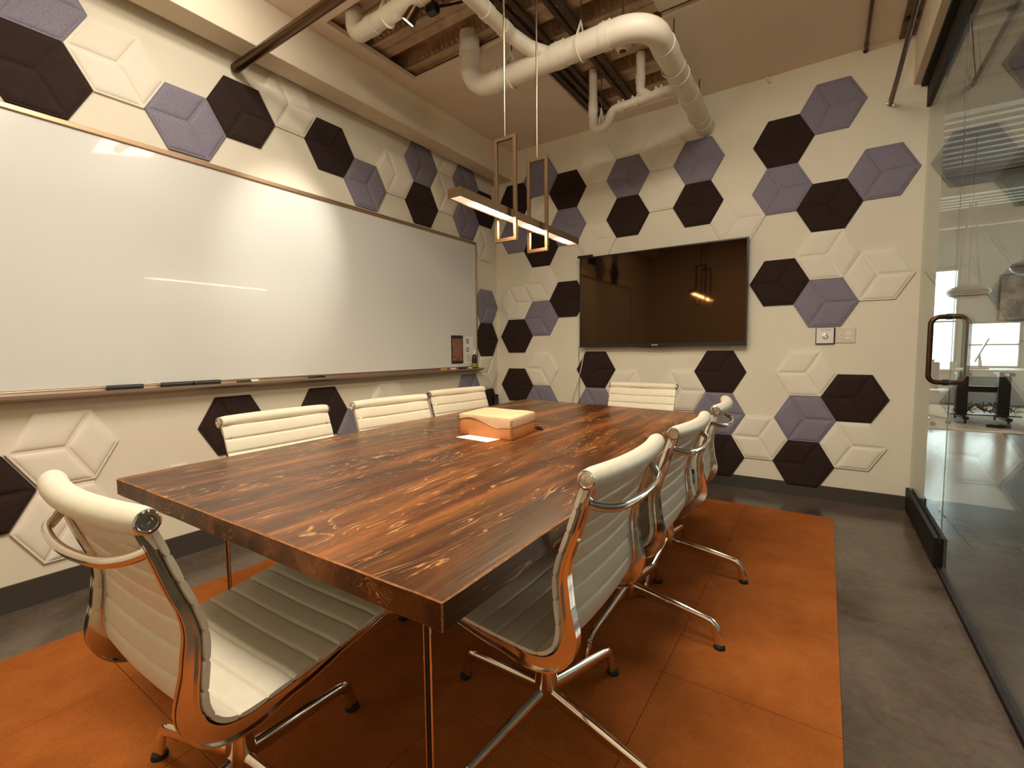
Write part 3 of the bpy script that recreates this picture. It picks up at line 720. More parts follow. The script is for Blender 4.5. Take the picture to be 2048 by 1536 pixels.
def at_s(s_):
    for i in range(len(cl)-1):
        if cl[i] <= s_ <= cl[i+1]+1e-9:
            t_ = (s_-cl[i])/(cl[i+1]-cl[i]); n0, n1 = normal(i), normal(i+1)
            return tuple(PROF[i][j]*(1-t_)+PROF[i+1][j]*t_ for j in (0, 1)), tuple(n0[j]*(1-t_)+n1[j]*t_ for j in (0, 1))
    return PROF[-1], normal(len(PROF)-1)
def sling_mesh():
    pad = 0.0535; W_ = 12; SV = []; k_ = 0
    while k_*pad < LEN:
        SV += [(k_+q_)*pad for q_ in (0.0, 0.045, 0.10, 0.2, 0.35, 0.5, 0.65, 0.8, 0.90, 0.955) if (k_+q_)*pad < LEN]; k_ += 1
    SV.append(LEN); ns = len(SV)-1; vs = []; mb = MB()
    for side in (1, -1):
        for i in range(ns+1):
            s_ = SV[i]; (f, z), (nx, nz) = at_s(min(s_, LEN)); ph = (s_/pad) % 1.0
            dd = min(ph, 1-ph); puff = 0.0040+0.0048*min(1, dd/0.10)**0.6+0.0016*sin(pi*ph)
            for j in range(W_+1):
                y = -HW+2*HW*j/W_; e = 1-abs(y)/HW; ed = min(1, e/0.06)
                sag = 0.012*(1-(y/HW)**2)*(1 if True else 0)
                t_ = puff*(0.45+0.55*sqrt(ed)) if ed < 1 else puff
                off = side*t_-sag*min(1, max(0.0, 1.2-abs(s_/LEN-0.25)*1.2))
                vs.append((f+nx*off, y, z+nz*off))
    R = W_+1; B = (ns+1)*R; fs = []
    for i in range(ns):
        for j in range(W_):
            a = i*R+j; fs.append((a, a+1, a+R+1, a+R)); fs.append((B+a, B+a+R, B+a+R+1, B+a+1))
    for i in range(ns):
        fs.append((i*R, i*R+R, B+i*R+R, B+i*R)); fs.append((i*R+W_, B+i*R+W_, B+i*R+R+W_, i*R+R+W_))
    for j in range(W_):
        fs.append((j, B+j, B+j+1, j+1)); a = ns*R+j; fs.append((a, a+1, B+a+1, B+a))
    mb.add(vs, fs); return mb.mesh('sling_seat', M['leather'], smooth=True, angle=50)
def rib_mesh(y):
    """cast side rib: flat web plus outer and inner flanges"""
    mb = MB(); n = len(PROF); inner = []; outer = []
    for i in range(n):
        nx, nz = normal(i); d_ = ribdepth(cl[i]/LEN)
        inner.append((PROF[i][0]-nx*0.0098, PROF[i][1]-nz*0.0098)); outer.append((PROF[i][0]-nx*(0.0098+d_), PROF[i][1]-nz*(0.0098+d_)))
    def strip(pa, pb, y0, y1):
        vs = []
        for i in range(n): vs += [(pa[i][0], y0, pa[i][1]), (pb[i][0], y0, pb[i][1]), (pb[i][0], y1, pb[i][1]), (pa[i][0], y1, pa[i][1])]
        fs = []
        for i in range(n-1):
            for k in range(4): fs.append((4*i+k, 4*i+(k+1) % 4, 4*(i+1)+(k+1) % 4, 4*(i+1)+k))
        fs += [(0, 1, 2, 3), (4*n-4, 4*n-1, 4*n-2, 4*n-3)]; mb.add(vs, fs)
    def lerp(a, b_, t_): return [tuple(p_[j]*(1-t_)+q_[j]*t_ for j in (0, 1)) for p_, q_ in zip(a, b_)]
    def off(a, d_): return [(a[i][0]-normal(i)[0]*d_, a[i][1]-normal(i)[1]*d_) for i in range(n)]
    s_ = 1 if y > 0 else -1
    strip(inner, outer, y-0.003, y+0.003)                       # web
    strip(off(outer, -0.0035), off(outer, 0.0), y-0.013, y+0.009) if s_ > 0 else strip(off(outer, -0.0035), off(outer, 0.0), y-0.009, y+0.013)
    strip(inner, off(inner, 0.0035), y-0.010, y+0.010)
    return mb.mesh('side_rib', M['chrome'], smooth=True, angle=40)
def roll_mesh():
    mb = MB(); pts = []
    for k in range(21):
        y = -HW-0.002+(2*HW+0.004)*k/20; pts.append((-0.229-0.026*(1-(y/HW)**2), y, 0.820))
    mb.tube(pts, [0.0205 if k in (0, 20) else 0.0235 for k in range(21)], 20)
    # the seam flap under the roll
    vs = []
    for k in range(21):
        x, y, z = pts[k]; vs += [(x+0.004, y*0.985, z-0.018), (x-0.004, y*0.985, z-0.020), (x+0.011, y*0.985, z-0.050), (x+0.020, y*0.985, z-0.049)]
    fs = []
    for k in range(20):
        for j in range(4): fs.append((4*k+j, 4*k+(j+1) % 4, 4*k+4+(j+1) % 4, 4*k+4+j))
    fs += [(0, 1, 2, 3), (80, 83, 82, 81)]; mb.add(vs, fs)
    return mb.mesh('top_roll', M['leather'], smooth=True, angle=50)
def cap_mesh(s_):
    pr = [(0.0195, 0.0), (0.0195, 0.004), (0.0165, 0.0058), (0.0145, 0.0058), (0.013, 0.0035), (0.008, 0.0035), (0.007, 0.005), (0.0035, 0.005), (0.003, 0.0025)]
    return MB().lathe([(r_, s_*h) for r_, h in pr], (0, 0, 0), 'y', 28).mesh('end_cap', M['chrome'], smooth=True, angle=25)
def handle_mesh():
    pts = []
    w_ = HW-0.019
    ctrl = [(-0.205, w_, 0.772), (-0.218, w_-0.005, 0.764), (-0.240, w_-0.030, 0.752), (-0.262, 0.14, 0.745), (-0.272, 0.07, 0.742), (-0.275, 0, 0.741)]
    ctrl = ctrl+[(a, -b_, c_) for a, b_, c_ in ctrl[-2::-1]]
    P = [Vector(c_) for c_ in ctrl]; out = []
    for i in range(len(P)-1):
        a = P[max(i-1, 0)]; b_ = P[i]; c_ = P[i+1]; d_ = P[min(i+2, len(P)-1)]
        for k in range(5):
            t_ = k/5; out.append(0.5*((2*b_)+(c_-a)*t_+(2*a-5*b_+4*c_-d_)*t_*t_+(3*b_-a-3*c_+d_)*t_**3))
    out.append(P[-1]); n = len(out)
    rad = [0.0112+0.004*max(0, 1-min(i, n-1-i)/5) for i in range(n)]
    return MB().tube(out, rad, 14, ell=(0.72, 1.0)).mesh('back_handle', M['chrome'], smooth=True)
def leg_mesh():
    P = [(0.022, 0, 0.135), (0.10, 0, 0.122), (0.20, 0, 0.107), (0.285, 0, 0.094), (0.312, 0, 0.088), (0.328, 0, 0.074), (0.336, 0, 0.05), (0.345, 0, 0.014)]
    rad = [0.022, 0.0215, 0.0190, 0.0165, 0.0165, 0.0160, 0.0165, 0.0185]
    return MB().tube(P, rad, 14, ell=(0.62, 1.0)).mesh('leg', M['chrome'], smooth=True)
CM = dict(sling=sling_mesh(), ribL=rib_mesh(HW-0.014), ribR=rib_mesh(-HW+0.014), roll=roll_mesh(), capL=cap_mesh(1), capR=cap_mesh(-1), handle=handle_mesh(), leg=leg_mesh(),
    glide=MB().lathe([(0.0195, 0.0), (0.0205, 0.003), (0.0185, 0.012), (0.017, 0.0135)], (0.345, 0, 0), 'z', 18).mesh('glide', M['rubber'], smooth=True),
    hub=MB().lathe([(0.026, 0.095), (0.031, 0.105), (0.031, 0.16), (0.028, 0.20), (0.027, 0.215), (0.022, 0.216)], (0, 0, 0), 'z', 24).mesh('base_hub', M['chrome'], smooth=True),
    col=MB().lathe([(0.0215, 0.2165), (0.0215, 0.35), (0.028, 0.352), (0.028, 0.372)], (0, 0, 0), 'z', 20).mesh('gas_column', M['black'], smooth=True))
# under-seat spreader: cast bow between the ribs plus tilt housing
_m = MB()
pts = [(0.0, -HW+0.018, 0.404), (0.0, -0.19, 0.388), (0.0, -0.10, 0.378), (0.0, 0, 0.375), (0.0, 0.10, 0.378), (0.0, 0.19, 0.388), (0.0, HW-0.018, 0.404)]
_m.tube(pts, 0.012, 10, ell=(1.8, 0.7)); pts = [(0.19, a, b_+0.020) for _, a, b_ in pts]; _m.tube(pts, 0.010, 10, ell=(1.5, 0.7))
CM['spread'] = _m.mesh('seat_spreader', M['chrome'], smooth=True)
CM['tilt'] = MB().prism([(-0.06, 0.372), (0.10, 0.372), (0.12, 0.385), (0.12, 0.396), (-0.06, 0.390)], 1, -0.04, 0.04).mesh('tilt_housing', M['black'], bevel=0.004)
CG = 'cream leather swivel chairs around the conference table'
def chair(x, y, rz, ba, lift, label):
    c_ = thing('swivel_chair', label, 'chair', (x, y, 0.0072), 0, CG)
    R = radians(rz)
    def up(name, key):
        o = link(name, CM[key], c_, (0, 0, lift-0.007), (0, 0, R)); return o
    up('sling_seat', 'sling'); up('side_rib', 'ribL'); up('side_rib', 'ribR')
    rl = up('top_roll', 'roll')
    for k, s_ in (('capL', 1), ('capR', -1)): link('end_cap', CM[k], rl, (-0.229, s_*(HW+0.0025), 0.820))
    up('back_handle', 'handle'); up('seat_spreader', 'spread'); up('tilt_housing', 'tilt')
    link('gas_column', CM['col'], c_, (0, 0, lift-0.007)); link('base_hub', CM['hub'], c_)
    for k in range(4):
        lg_ = link('leg', CM['leg'], c_, rot=(0, 0, radians(ba)+k*pi/2)); link('glide', CM['glide'], lg_)
    return c_
chair(1.725, -3.449, 91.3, 8.4, 0.004, 'cream leather swivel chair at the near table end, largest in view, seen from behind')
chair(2.216, -2.872, 180.2, 80, 0.005, 'cream leather swivel chair on the right table side, nearest the camera')
chair(2.203, -2.185, 180.1, 87.2, -0.010, 'cream leather swivel chair in the middle of the right table side')
chair(2.206, -1.640, 185.0, 0.7, 0.002, 'cream leather swivel chair on the right table side, farthest from the camera')
chair(1.150, -2.865, 2.0, 30, 0.0, 'cream leather swivel chair on the left table side, nearest of three')
chair(1.170, -2.285, -4.0, 10, 0.0, 'cream leather swivel chair on the left table side, middle of three')
chair(1.140, -1.725, -6.0, 55, 0.004, 'cream leather swivel chair on the left table side, behind the leather bag')
chair(1.775, -0.990, -92.0, 20, 0.006, 'cream leather swivel chair at the far table end under the television')

# ------------------------------------------------------------------ pendant lamp
LX = 1.62
lamp = thing('pendant_lamp', 'bronze linear pendant lamp with two open rectangular frames over table', 'lamp', (LX, 0, 0))
yn, yf, lz = -2.525, -1.50, 1.708
obj('lamp_bar', MB().box((-0.032, yn, lz), (0.032, yf, lz+0.003)).box((-0.032, yn, lz-0.032), (-0.029, yf, lz)).box((0.029, yn, lz-0.032), (0.032, yf, lz)).box((-0.032, yn-0.003, lz-0.032), (0.032, yn, lz+0.003)).box((-0.032, yf, lz-0.032), (0.032, yf+0.003, lz+0.003)), M['lampmetal'], lamp)
obj('diffuser', MB().box((-0.0285, yn+0.001, lz-0.029), (0.0285, yf-0.001, lz-0.025)), M['lens'], lamp)
for a, b_ in ((0.10, 0.36), (0.50, 0.68), (0.82, 0.95)):
    obj('led_module', MB().box((-0.021, yn+(yf-yn)*a, lz-0.0305), (0.021, yn+(yf-yn)*b_, lz-0.0292)), M['led'], lamp)
for yy in (-2.175, -1.897):
    mb = MB(); w0, w1, z0, z1, t_ = -0.0585, 0.0585, 1.572, 2.028, 0.0155
    d0, d1 = yy-0.007, yy+0.007
    mb.box((w0, d0, z0), (w1, d1, z0+t_)).box((w0, d0, z1-t_), (w1, d1, z1)).box((w0, d0, z0+t_), (w0+t_, d1, z1-t_)).box((w1-t_, d0, z0+t_), (w1, d1, z1-t_))
    obj('frame', mb, M['lampmetal'], lamp, bevel=0.001)
    obj('suspension_rod', MB().tube([(0, yy, z1+0.0005), (0, yy, 3.07)], 0.0045, 12), M['satin'], lamp, smooth=True)
pl = light('lamp_light', 'AREA', (LX, (yn+yf)/2, lz-0.036), 8, WARM, (LX, (yn+yf)/2, 0), shape='RECTANGLE', size=0.05, size_y=0.95)
pl.rotation_euler = (0, 0, 0)

# ------------------------------------------------------------------ pipes, ducts and ceiling things
def arc(c_, u_, v_, r_, a0, a1, n=8):
    c_, u_, v_ = Vector(c_), Vector(u_), Vector(v_)
    return [c_+u_*r_*cos(a0+(a1-a0)*k/n)+v_*r_*sin(a0+(a1-a0)*k/n) for k in range(n+1)]
def fillet(pts, r_):
    P = [Vector(p_) for p_ in pts]; out = [P[0]]
    for i in range(1, len(P)-1):
        a = (P[i-1]-P[i]).normalized(); b_ = (P[i+1]-P[i]).normalized(); ang = a.angle(b_); d_ = min(r_/math.tan(ang/2), (P[i-1]-P[i]).length*.49, (P[i+1]-P[i]).length*.49)
        rr_ = d_*math.tan(ang/2); c_ = P[i]+(a+b_).normalized()*(rr_/sin(ang/2))
        s0 = P[i]+a*d_-c_; s1 = P[i]+b_*d_-c_; tot = s0.angle(s1); ax = s0.cross(s1).normalized()
        for k in range(11): out.append(c_+Matrix.Rotation(tot*k/10, 3, ax) @ s0)
    out.append(P[-1]); return out
def pipe(name, label, paths, bands=(), cat='pipe', mat=None):
    o = thing(name, label, cat, (0, 0, 0))
    for i, (pts, r_, fr_) in enumerate(paths):
        obj('pipe_run', MB().tube(fillet(pts, fr_), r_, 24), mat or M['pipe'], o, smooth=True)
    for (p_, dr, r_, w_) in bands:
        p_ = Vector(p_); dr = Vector(dr).normalized()
        cp_ = obj('coupling', MB().tube([p_-dr*w_/2, p_-dr*w_/2*0.98, p_+dr*w_/2*0.98, p_+dr*w_/2], [r_, r_+0.004, r_+0.004, r_], 24), mat or M['pipe'], o, smooth=True)
        mb_ = MB(); up = Vector((0, 0, 1)); sd = dr.cross(up).normalized() if abs(dr.z) < .9 else Vector((1, 0, 0))
        for s_ in (-1, 1):
            q_ = p_+(up if abs(dr.z) < .9 else Vector((0, 1, 0)))*(r_+0.010)+dr*s_*w_*0.35
            mb_.tube([q_-sd*0.010, q_+sd*0.010], 0.007, 8)
        obj('bolt', mb_, mat or M['pipe'], cp_)
    return o
ZM = 2.745
pipe('drain_pipe', 'large cream painted pipe crossing the ceiling opening to the back wall', [
    ([(0.878, -1.485, 3.10), (0.878, -1.485, ZM), (2.04, -1.485, ZM), (2.01, -0.003, 2.775)], 0.064, 0.17)],
    [((0.878, -1.485, 2.98), (0, 0, 1), 0.064, 0.05), ((1.10, -1.485, ZM), (1, 0, 0), 0.064, 0.04), ((1.53, -1.485, ZM), (1, 0, 0), 0.064, 0.07),
     ((1.81, -1.485, ZM), (1, 0, 0), 0.064, 0.05), ((2.035, -1.19, 2.751), (0, 1, 0), 0.064, 0.10), ((2.028, -0.88, 2.757), (0, 1, 0), 0.064, 0.012), ((2.021, -0.55, 2.764), (0, 1, 0), 0.064, 0.14), ((2.014, -0.14, 2.772), (0, 1, 0), 0.064, 0.02)])
pipe('branch_pipe', 'slimmer cream pipe slanting from the top edge into the large pipe', [
    ([(1.30, -2.9, 2.84), (1.315, -1.665, 2.84), (1.375, -1.56, 2.80), (1.46, -1.50, 2.765)], 0.040, 0.10)],
    [((1.312, -1.88, 2.84), (0, 1, 0), 0.040, 0.05), ((1.314, -1.72, 2.84), (0, 1, 0), 0.040, 0.05)])
pipe('elbow_pipe', 'cream elbow pipe at the left edge of the ceiling opening', [
    ([(0.50, -2.08, 3.06), (0.50, -2.08, 2.905), (1.75, -2.08, 2.950)], 0.046, 0.085)],
    [((0.66, -2.08, 2.911), (1, 0, 0), 0.046, 0.06), ((1.02, -2.08, 2.924), (1, 0, 0), 0.046, 0.04)])
pipe('trap_pipe', 'small cream pipe with a U-shaped trap under the metal deck', [
    ([(1.39, -0.72, 3.065), (1.39, -0.72, 2.655), (1.50, -0.72, 2.655), (1.53, -0.72, 2.755), (1.80, -0.72, 2.765), (1.93, -0.72, 2.775), (1.995, -0.60, 2.785)], 0.029, 0.055),
    ([(1.735, -0.72, 3.065), (1.735, -0.72, 2.82), (1.80, -0.72, 2.770)], 0.029, 0.05)],
    [((1.39, -0.72, 2.80), (0, 0, 1), 0.029, 0.10), ((1.60, -0.72, 2.756), (1, 0, 0), 0.029, 0.045), ((1.70, -0.72, 2.76), (1, 0, 0), 0.029, 0.05), ((1.86, -0.72, 2.77), (1, 0, 0), 0.029, 0.05), ((1.735, -0.72, 2.90), (0, 0, 1), 0.029, 0.05)])
# strap hangers
def hanger(x, y, z, r_, top, label, ax='x'):
    h = thing('pipe_hanger', label, 'hanger', (x, y, z))
    mb = MB(); P = [(0, cos(a)*(r_+0.0055), sin(a)*(r_+0.0055)) if ax == 'x' else (cos(a)*(r_+0.0055), 0, sin(a)*(r_+0.0055)) for a in [pi*1.0+k*pi/12 for k in range(13)]]
    tp = (0, 0, r_+0.07)
    P = [tp]+P+[tp]
    mb.tube(P, 0.0035, 6, ell=(2.6, 1) if ax == 'y' else (1, 2.6)); obj('strap', mb, M['pipe'], h)
    obj('threaded_rod', MB().tube([(0, 0, r_+0.065), (0, 0, top-z)], 0.004, 8), M['strut'], h)
hanger(1.66, -1.485, ZM, 0.064, 3.07, 'strap hanger holding the large pipe near its middle')
hanger(1.20, -1.485, ZM, 0.064, 3.07, 'strap hanger on the large pipe near its left elbow')
hanger(0.78, -2.08, 2.915, 0.046, 3.07, 'strap hanger holding the elbow pipe at the left')
hanger(1.455, -0.72, 2.69, 0.029, 3.07, 'strap hanger standing inside the pipe trap')
hanger(2.012, -0.26, 2.770, 0.064, 3.02, 'strap hanger on the large pipe next to the back wall', 'y')
hanger(2.028, -1.00, 2.755, 0.064, 3.02, 'strap hanger on the large pipe just after its bend', 'y')
# struts under the deck running away from camera
for x, z, lab in ((1.178, 3.032, 'leftmost dark steel strut across the ceiling opening'), (1.238, 3.032, 'second dark steel strut from the left in the opening'), (1.298, 3.032, 'third dark steel strut from the left in the opening'), (1.46, 3.032, 'fourth dark steel strut, passing above the large pipe'), (1.522, 3.032, 'rightmost dark steel strut in the ceiling opening')):
    s_ = thing('steel_strut', lab, 'strut', (x, 0, z), 0, 'dark steel struts above the ceiling opening')
    obj('channel', MB().prism([(-0.014, 0), (0.014, 0), (0.014, 0.026), (0.011, 0.026), (0.011, 0.003), (-0.011, 0.003), (-0.011, 0.026), (-0.014, 0.026)], 1, -2.6, -0.15), M['strut'], s_)
# dark round pipe top left
o = thing('round_bar', 'dark bronze round pipe ending against the left wall', 'pipe', (0, -2.525, 2.68))
obj('pipe_run', MB().tube([(0.03, 0, 0), (1.9, 0, 0.0)], 0.026, 24), M['bronze'], o, smooth=True)
obj('end_plug', MB().lathe([(0.024, 0.022), (0.026, 0.028)], (0, 0, 0), 'x', 24), M['black'], o, smooth=True)
# spotlight in view
sl = thing('track_spotlight', 'small spotlight with glowing lens aimed at the whiteboard', 'spotlight', (0.945, -2.075, 2.835))
dr = (Vector((0.0, -2.20, 1.72))-Vector((0.945, -2.075, 2.835))).normalized(); rot = dr.to_track_quat('Z', 'Y').to_euler()
obj('housing', MB().lathe([(0.018, -0.075), (0.026, -0.07), (0.034, -0.01), (0.038, 0.012), (0.034, 0.012), (0.031, 0.0)], (0, 0, 0), 'z', 24), M['bronze'], sl, smooth=True, rot=rot)
obj('lens', MB().lathe([(0.030, 0.0135), (0.030, 0.0145)], (0, 0, 0), 'z', 24), M['spotlens'], sl, rot=rot)
obj('stem', MB().tube([(0.0, 0.01, 0.045), (0.03, 0.07, 0.09), (0.03, 0.07, 0.235)], 0.006, 10), M['blackmetal'], sl)
jb = thing('junction_box', 'black junction box with ribbed cable beside the elbow pipe', 'junction box', (1.03, -1.985, 2.905))
obj('box', MB().lathe([(0.022, -0.03), (0.03, -0.026), (0.03, 0.026), (0.022, 0.03)], (0, 0, 0), 'x', 8), M['black'], jb)
mb = MB(); pts = [(0.03+0.02*k, -0.0+0.012*k, -0.015*sin(pi*k/14)+0.006*k) for k in range(20)]
mb.tube(pts, [0.007 if k % 2 else 0.0055 for k in range(20)], 8); obj('flexible_cable', mb, M['blackmetal'], jb)
obj('stem', MB().tube([(0, 0, 0.028), (0, 0, 0.155)], 0.006, 8), M['blackmetal'], jb)
# smoke detector
sd_ = thing('sensor', 'round cream ceiling sensor hanging beside the large pipe', 'sensor', (1.853, -1.360, 2.752))
obj('housing', MB().lathe([(0.024, -0.036), (0.030, -0.030), (0.050, -0.004), (0.052, 0.008), (0.044, 0.018), (0.02, 0.020)], (0, 0, 0), 'z', 28), M['pipe'], sd_, smooth=True)
obj('lens', MB().lathe([(0.012, -0.0375), (0.017, -0.0365), (0.020, -0.036)], (0, 0, 0), 'z', 24), M['strut'], sd_, smooth=True)
obj('stem', MB().tube([(0, 0, 0.0205), (0, 0, 0.30)], 0.006, 10), M['strut'], sd_)
# conduits at right
o = thing('conduit', 'dark conduit running along the ceiling left of the steel plate', 'conduit', (2.985, 0, 3.003))
obj('tube', MB().tube([(0, -5.0, 0), (0, -0.012, 0)], 0.010, 12), M['bronze'], o, smooth=True)
obj('coupling', MB().tube([(0, -0.10, 0), (0, -0.055, 0)], 0.0125, 12), M['rust'], o, smooth=True)
obj('fitting', MB().tube([(0, -0.012, 0), (0, -0.001, -0.002)], 0.014, 12), M['bronze'], o, smooth=True)
o = thing('sprinkler_rod', 'dark steel rod slanting above the glass wall to the back wall', 'rod', (3.125, 0, 2.625))
obj('tube', MB().tube([(0, -5.0, 0), (0, -0.004, 0)], 0.012, 12), M['bronze'], o, smooth=True)
obj('end_clamp', MB().tube([(-0.02, -0.012, 0.012), (0.02, -0.012, -0.012)], 0.008, 8), M['chrome'], o)
o = thing('steel_plate', 'flat mill steel plate on the ceiling near the glass wall', 'plate', (3.19, 0, CZ))
obj('plate', MB().box((-0.038, -5.0, -0.012), (0.038, -0.012, -0.0005)), M['rust'], o)
obj('clamp', MB().box((-0.03, -0.25, -0.022), (0.03, -0.22, -0.0125)).lathe([(0.010, -0.036), (0.010, -0.0225)], (0, -0.235, 0), 'z', 8), M['blackmetal'], o)
tag(obj('hanger_wire', MB().tube([(3.19, -0.235, 2.982), (3.115, -0.03, 2.642)], 0.0035, 8), M['bronze']), 'thin wire from the steel plate down to the rod end', 'wire')

# ------------------------------------------------------------------ office beyond the glass
struct('wall_office_left', MB().box((-0.3, 0.0705, 0), (0, 8.3, 3.6)), M['outwall'])
struct('wall_office_right', MB().box((9.0, -5.2, 0), (9.2, 8.3, 3.6)), M['outwall'])
struct('wall_office_front', MB().box((3.39, -5.2, 0), (9.0, -5.1, 3.6)), M['outwall'])
YW = 8.0
wl = MB()   # far wall with window openings
holes = [(2.2, 4.87, 0.55, 2.52), (4.95, 5.72, 0.66, 1.52), (6.4, 8.8, 0.7, 2.5)]
xs = 0.0
for (a, b_, z0, z1) in holes:
    wl.box((xs, YW, 0), (a, YW+0.2, 3.6)); wl.box((a, YW, 0), (b_, YW+0.2, z0)); wl.box((a, YW, z1), (b_, YW+0.2, 3.6)); xs = b_
wl.box((xs, YW, 0), (9.0, YW+0.2, 3.6)); struct('wall_office_back', wl, M['outwall'])
for k, (a, b_, z0, z1) in enumerate(holes):
    wn = thing('window_%d' % (k+2), ['tall office window seen left through the door glass', 'low office window behind the desk', 'wide office window right of the picture'][k], 'window', (a, YW, z0)); wn['kind'] = 'structure'; del wn['category']
    W_, H_ = b_-a, z1-z0; mb = MB(); f_ = 0.045
    mb.box((0, -0.02, 0), (W_, 0.06, f_)).box((0, -0.02, H_-f_), (W_, 0.06, H_)).box((0, -0.02, f_), (f_, 0.06, H_-f_)).box((W_-f_, -0.02, f_), (W_, 0.06, H_-f_))
    obj('window_frame', mb, M['outdeck'], wn)
    x = 0.75
    while x < W_-0.3:
        obj('mullion', MB().box((W_-x-0.02, -0.01, f_), (W_-x+0.02, 0.05, H_-f_)), M['outdeck'], wn); x += 0.75
    obj('transom', MB().box((f_, -0.005, H_*0.5-0.015), (W_-f_, 0.045, H_*0.5+0.015)), M['outdeck'], wn)
    obj('glass_pane', MB().box((f_, 0.018, f_), (W_-f_, 0.024, H_-f_)), M['glass'], wn)
# deck ceiling of the office, flutes along x
mb = MB(); vs, fs, prof = deck(-5.1, 8.0, 3.401, 9.0, 3.30, 0.20, 0.07, 0.03); mb.add(vs, fs)
vs, fs, prof = deck(0.09, 8.0, 0.0, 3.40, 3.30, 0.20, 0.07, 0.03); mb.add(vs, fs)
struct('office_deck', mb, M['outdeck'], 'painted fluted deck ceiling of the office outside')
struct('office_roof', MB().box((3.4, -5.2, 3.38), (9.2, 8.3, 3.6)).box((-0.3, 0.08, 3.38), (3.4, 8.3, 3.6)), M['dark_wall'])
for yy, lab in ((1.6, 'dark steel beam across the office ceiling, nearer one'), (4.6, 'dark steel beam across the office ceiling, farther one')):
    bmb = MB().box((0.2, yy, 3.06), (8.9, yy+0.12, 3.07)).box((0.2, yy+0.055, 3.07), (8.9, yy+0.065, 3.28)).box((0.2, yy, 3.28), (8.9, yy+0.12, 3.29))
    tag(obj('steel_beam', bmb, M['outdeck']), lab, 'beam')
dct = thing('spiral_duct', 'round white duct hung below the office ceiling', 'duct', (0, 5.6, 2.95))
obj('duct_run', MB().tube([(1.0, 0, 0), (8.5, 0, 0)], 0.14, 20), M['outdeck'], dct, smooth=True)
mb = MB(); x = 1.5
while x < 8.4: mb.tube([(x, 0, 0), (x+0.02, 0, 0)], 0.145, 20); x += 0.8
obj('duct_ring', mb, M['outdeck'], dct)
tag(obj('office_rug', MB().box((2.2, 4.1, 0.0003), (8.0, 7.4, 0.009)), M['outrug']), 'beige rug under the desks in the office outside', 'rug')
# desk
dk_ = thing('office_desk', 'office desk on black trestle frame beyond the glass door', 'desk', (4.72, 5.1, 0.009))
obj('desktop', MB().box((-0.72, -0.38, 0.715), (0.72, 0.38, 0.745)), M['desk'], dk_, bevel=0.003)
for sx in (-0.27, 0.15):
    mb = MB().box((sx-0.03, -0.34, 0.06), (sx+0.03, 0.34, 0.10)).box((sx-0.06, -0.06, 0.10), (sx+0.06, 0.06, 0.7145)).box((sx-0.03, -0.34, 0.66), (sx+0.03, 0.34, 0.70))
    obj('leg', mb, M['black'], dk_)
obj('shelf', MB().box((-0.40, -0.12, 0.1005), (0.32, 0.12, 0.115)).box((-0.205, -0.02, 0.42), (0.085, 0.02, 0.50)), M['black'], dk_)
for sx in (-0.27, 0.15):
    for sy in (-0.31, 0.31):
        obj('caster', MB().lathe([(0.022, -0.012), (0.03, -0.010), (0.03, 0.010), (0.022, 0.012)], (sx, sy, 0.030), 'x', 16), M['black'], dk_, smooth=True)
cables = MB()
for k in range(14):
    x0 = random.uniform(-0.3, 0.3); P_ = [(x0, random.uniform(-.1, .1), 0.14)]
    for q_ in range(5): P_.append((max(-.34, min(.34, P_[-1][0]+random.uniform(-.12, .12))), random.uniform(-.1, .1), 0.13+random.uniform(0, .16)))
    cables.tube(P_, 0.006, 6)
o = tag(obj('cable_tangle', cables, M['strut'], loc=(4.72, 5.1, 0.009)), 'tangle of cables heaped on the desk shelf', 'cables', kind='stuff')
mo = thing('monitor', 'thin computer monitor seen edge-on on the office desk', 'monitor', (4.62, 5.1, 0.7545), radians(-9))
obj('screen_panel', MB().prism([(-0.065, 0.10), (-0.05, 0.095), (0.075, 0.42), (0.06, 0.425)], 1, -0.27, 0.27), M['pendant'], mo)
obj('stand', MB().prism([(-0.02, 0.02), (0.03, 0.02), (0.0, 0.22), (-0.015, 0.22)], 1, -0.03, 0.03).box((-0.09, -0.1, 0.0005), (0.09, 0.1, 0.02)), M['outdeck'], mo)
mo = thing('monitor', 'black computer monitor at the right end of the desk', 'monitor', (5.20, 5.15, 0.7545), radians(8))
obj('screen_panel', MB().box((-0.012, -0.27, 0.09), (0.012, 0.27, 0.42)), M['black'], mo)
obj('stand', MB().box((0.012, -0.02, 0.02), (0.03, 0.02, 0.25)).box((-0.08, -0.1, 0.0005), (0.10, 0.1, 0.02)), M['black'], mo)
cupm = MB().lathe([(0.033, 0.0), (0.042, 0.10), (0.039, 0.10), (0.031, 0.01)], (0, 0, 0), 'z', 18)
o = obj('cup', cupm, M['white'], smooth=True, loc=(4.33, 5.0, 0.7545)); tag(o, 'white cup on the office desk left of the monitor', 'cup')
o = obj('cup', MB().lathe([(0.04, 0.0), (0.04, 0.13), (0.036, 0.13), (0.036, 0.01)], (0, 0, 0), 'z', 18), M['black'], smooth=True, loc=(4.10, 5.05, 0.7545)); tag(o, 'dark pen cup at the left end of the office desk', 'cup')
tag(obj('power_strip', MB().box((-0.11, -0.035, 0.0), (0.11, 0.035, 0.04)).box((-0.09, -0.02, 0.0402), (-0.05, 0.02, 0.046)).box((0.0, -0.02, 0.0402), (0.04, 0.02, 0.046)), M['black'], loc=(4.72, 4.55, 0.0095), bevel=0.003), 'black power strip on the rug in front of the desk', 'power strip')
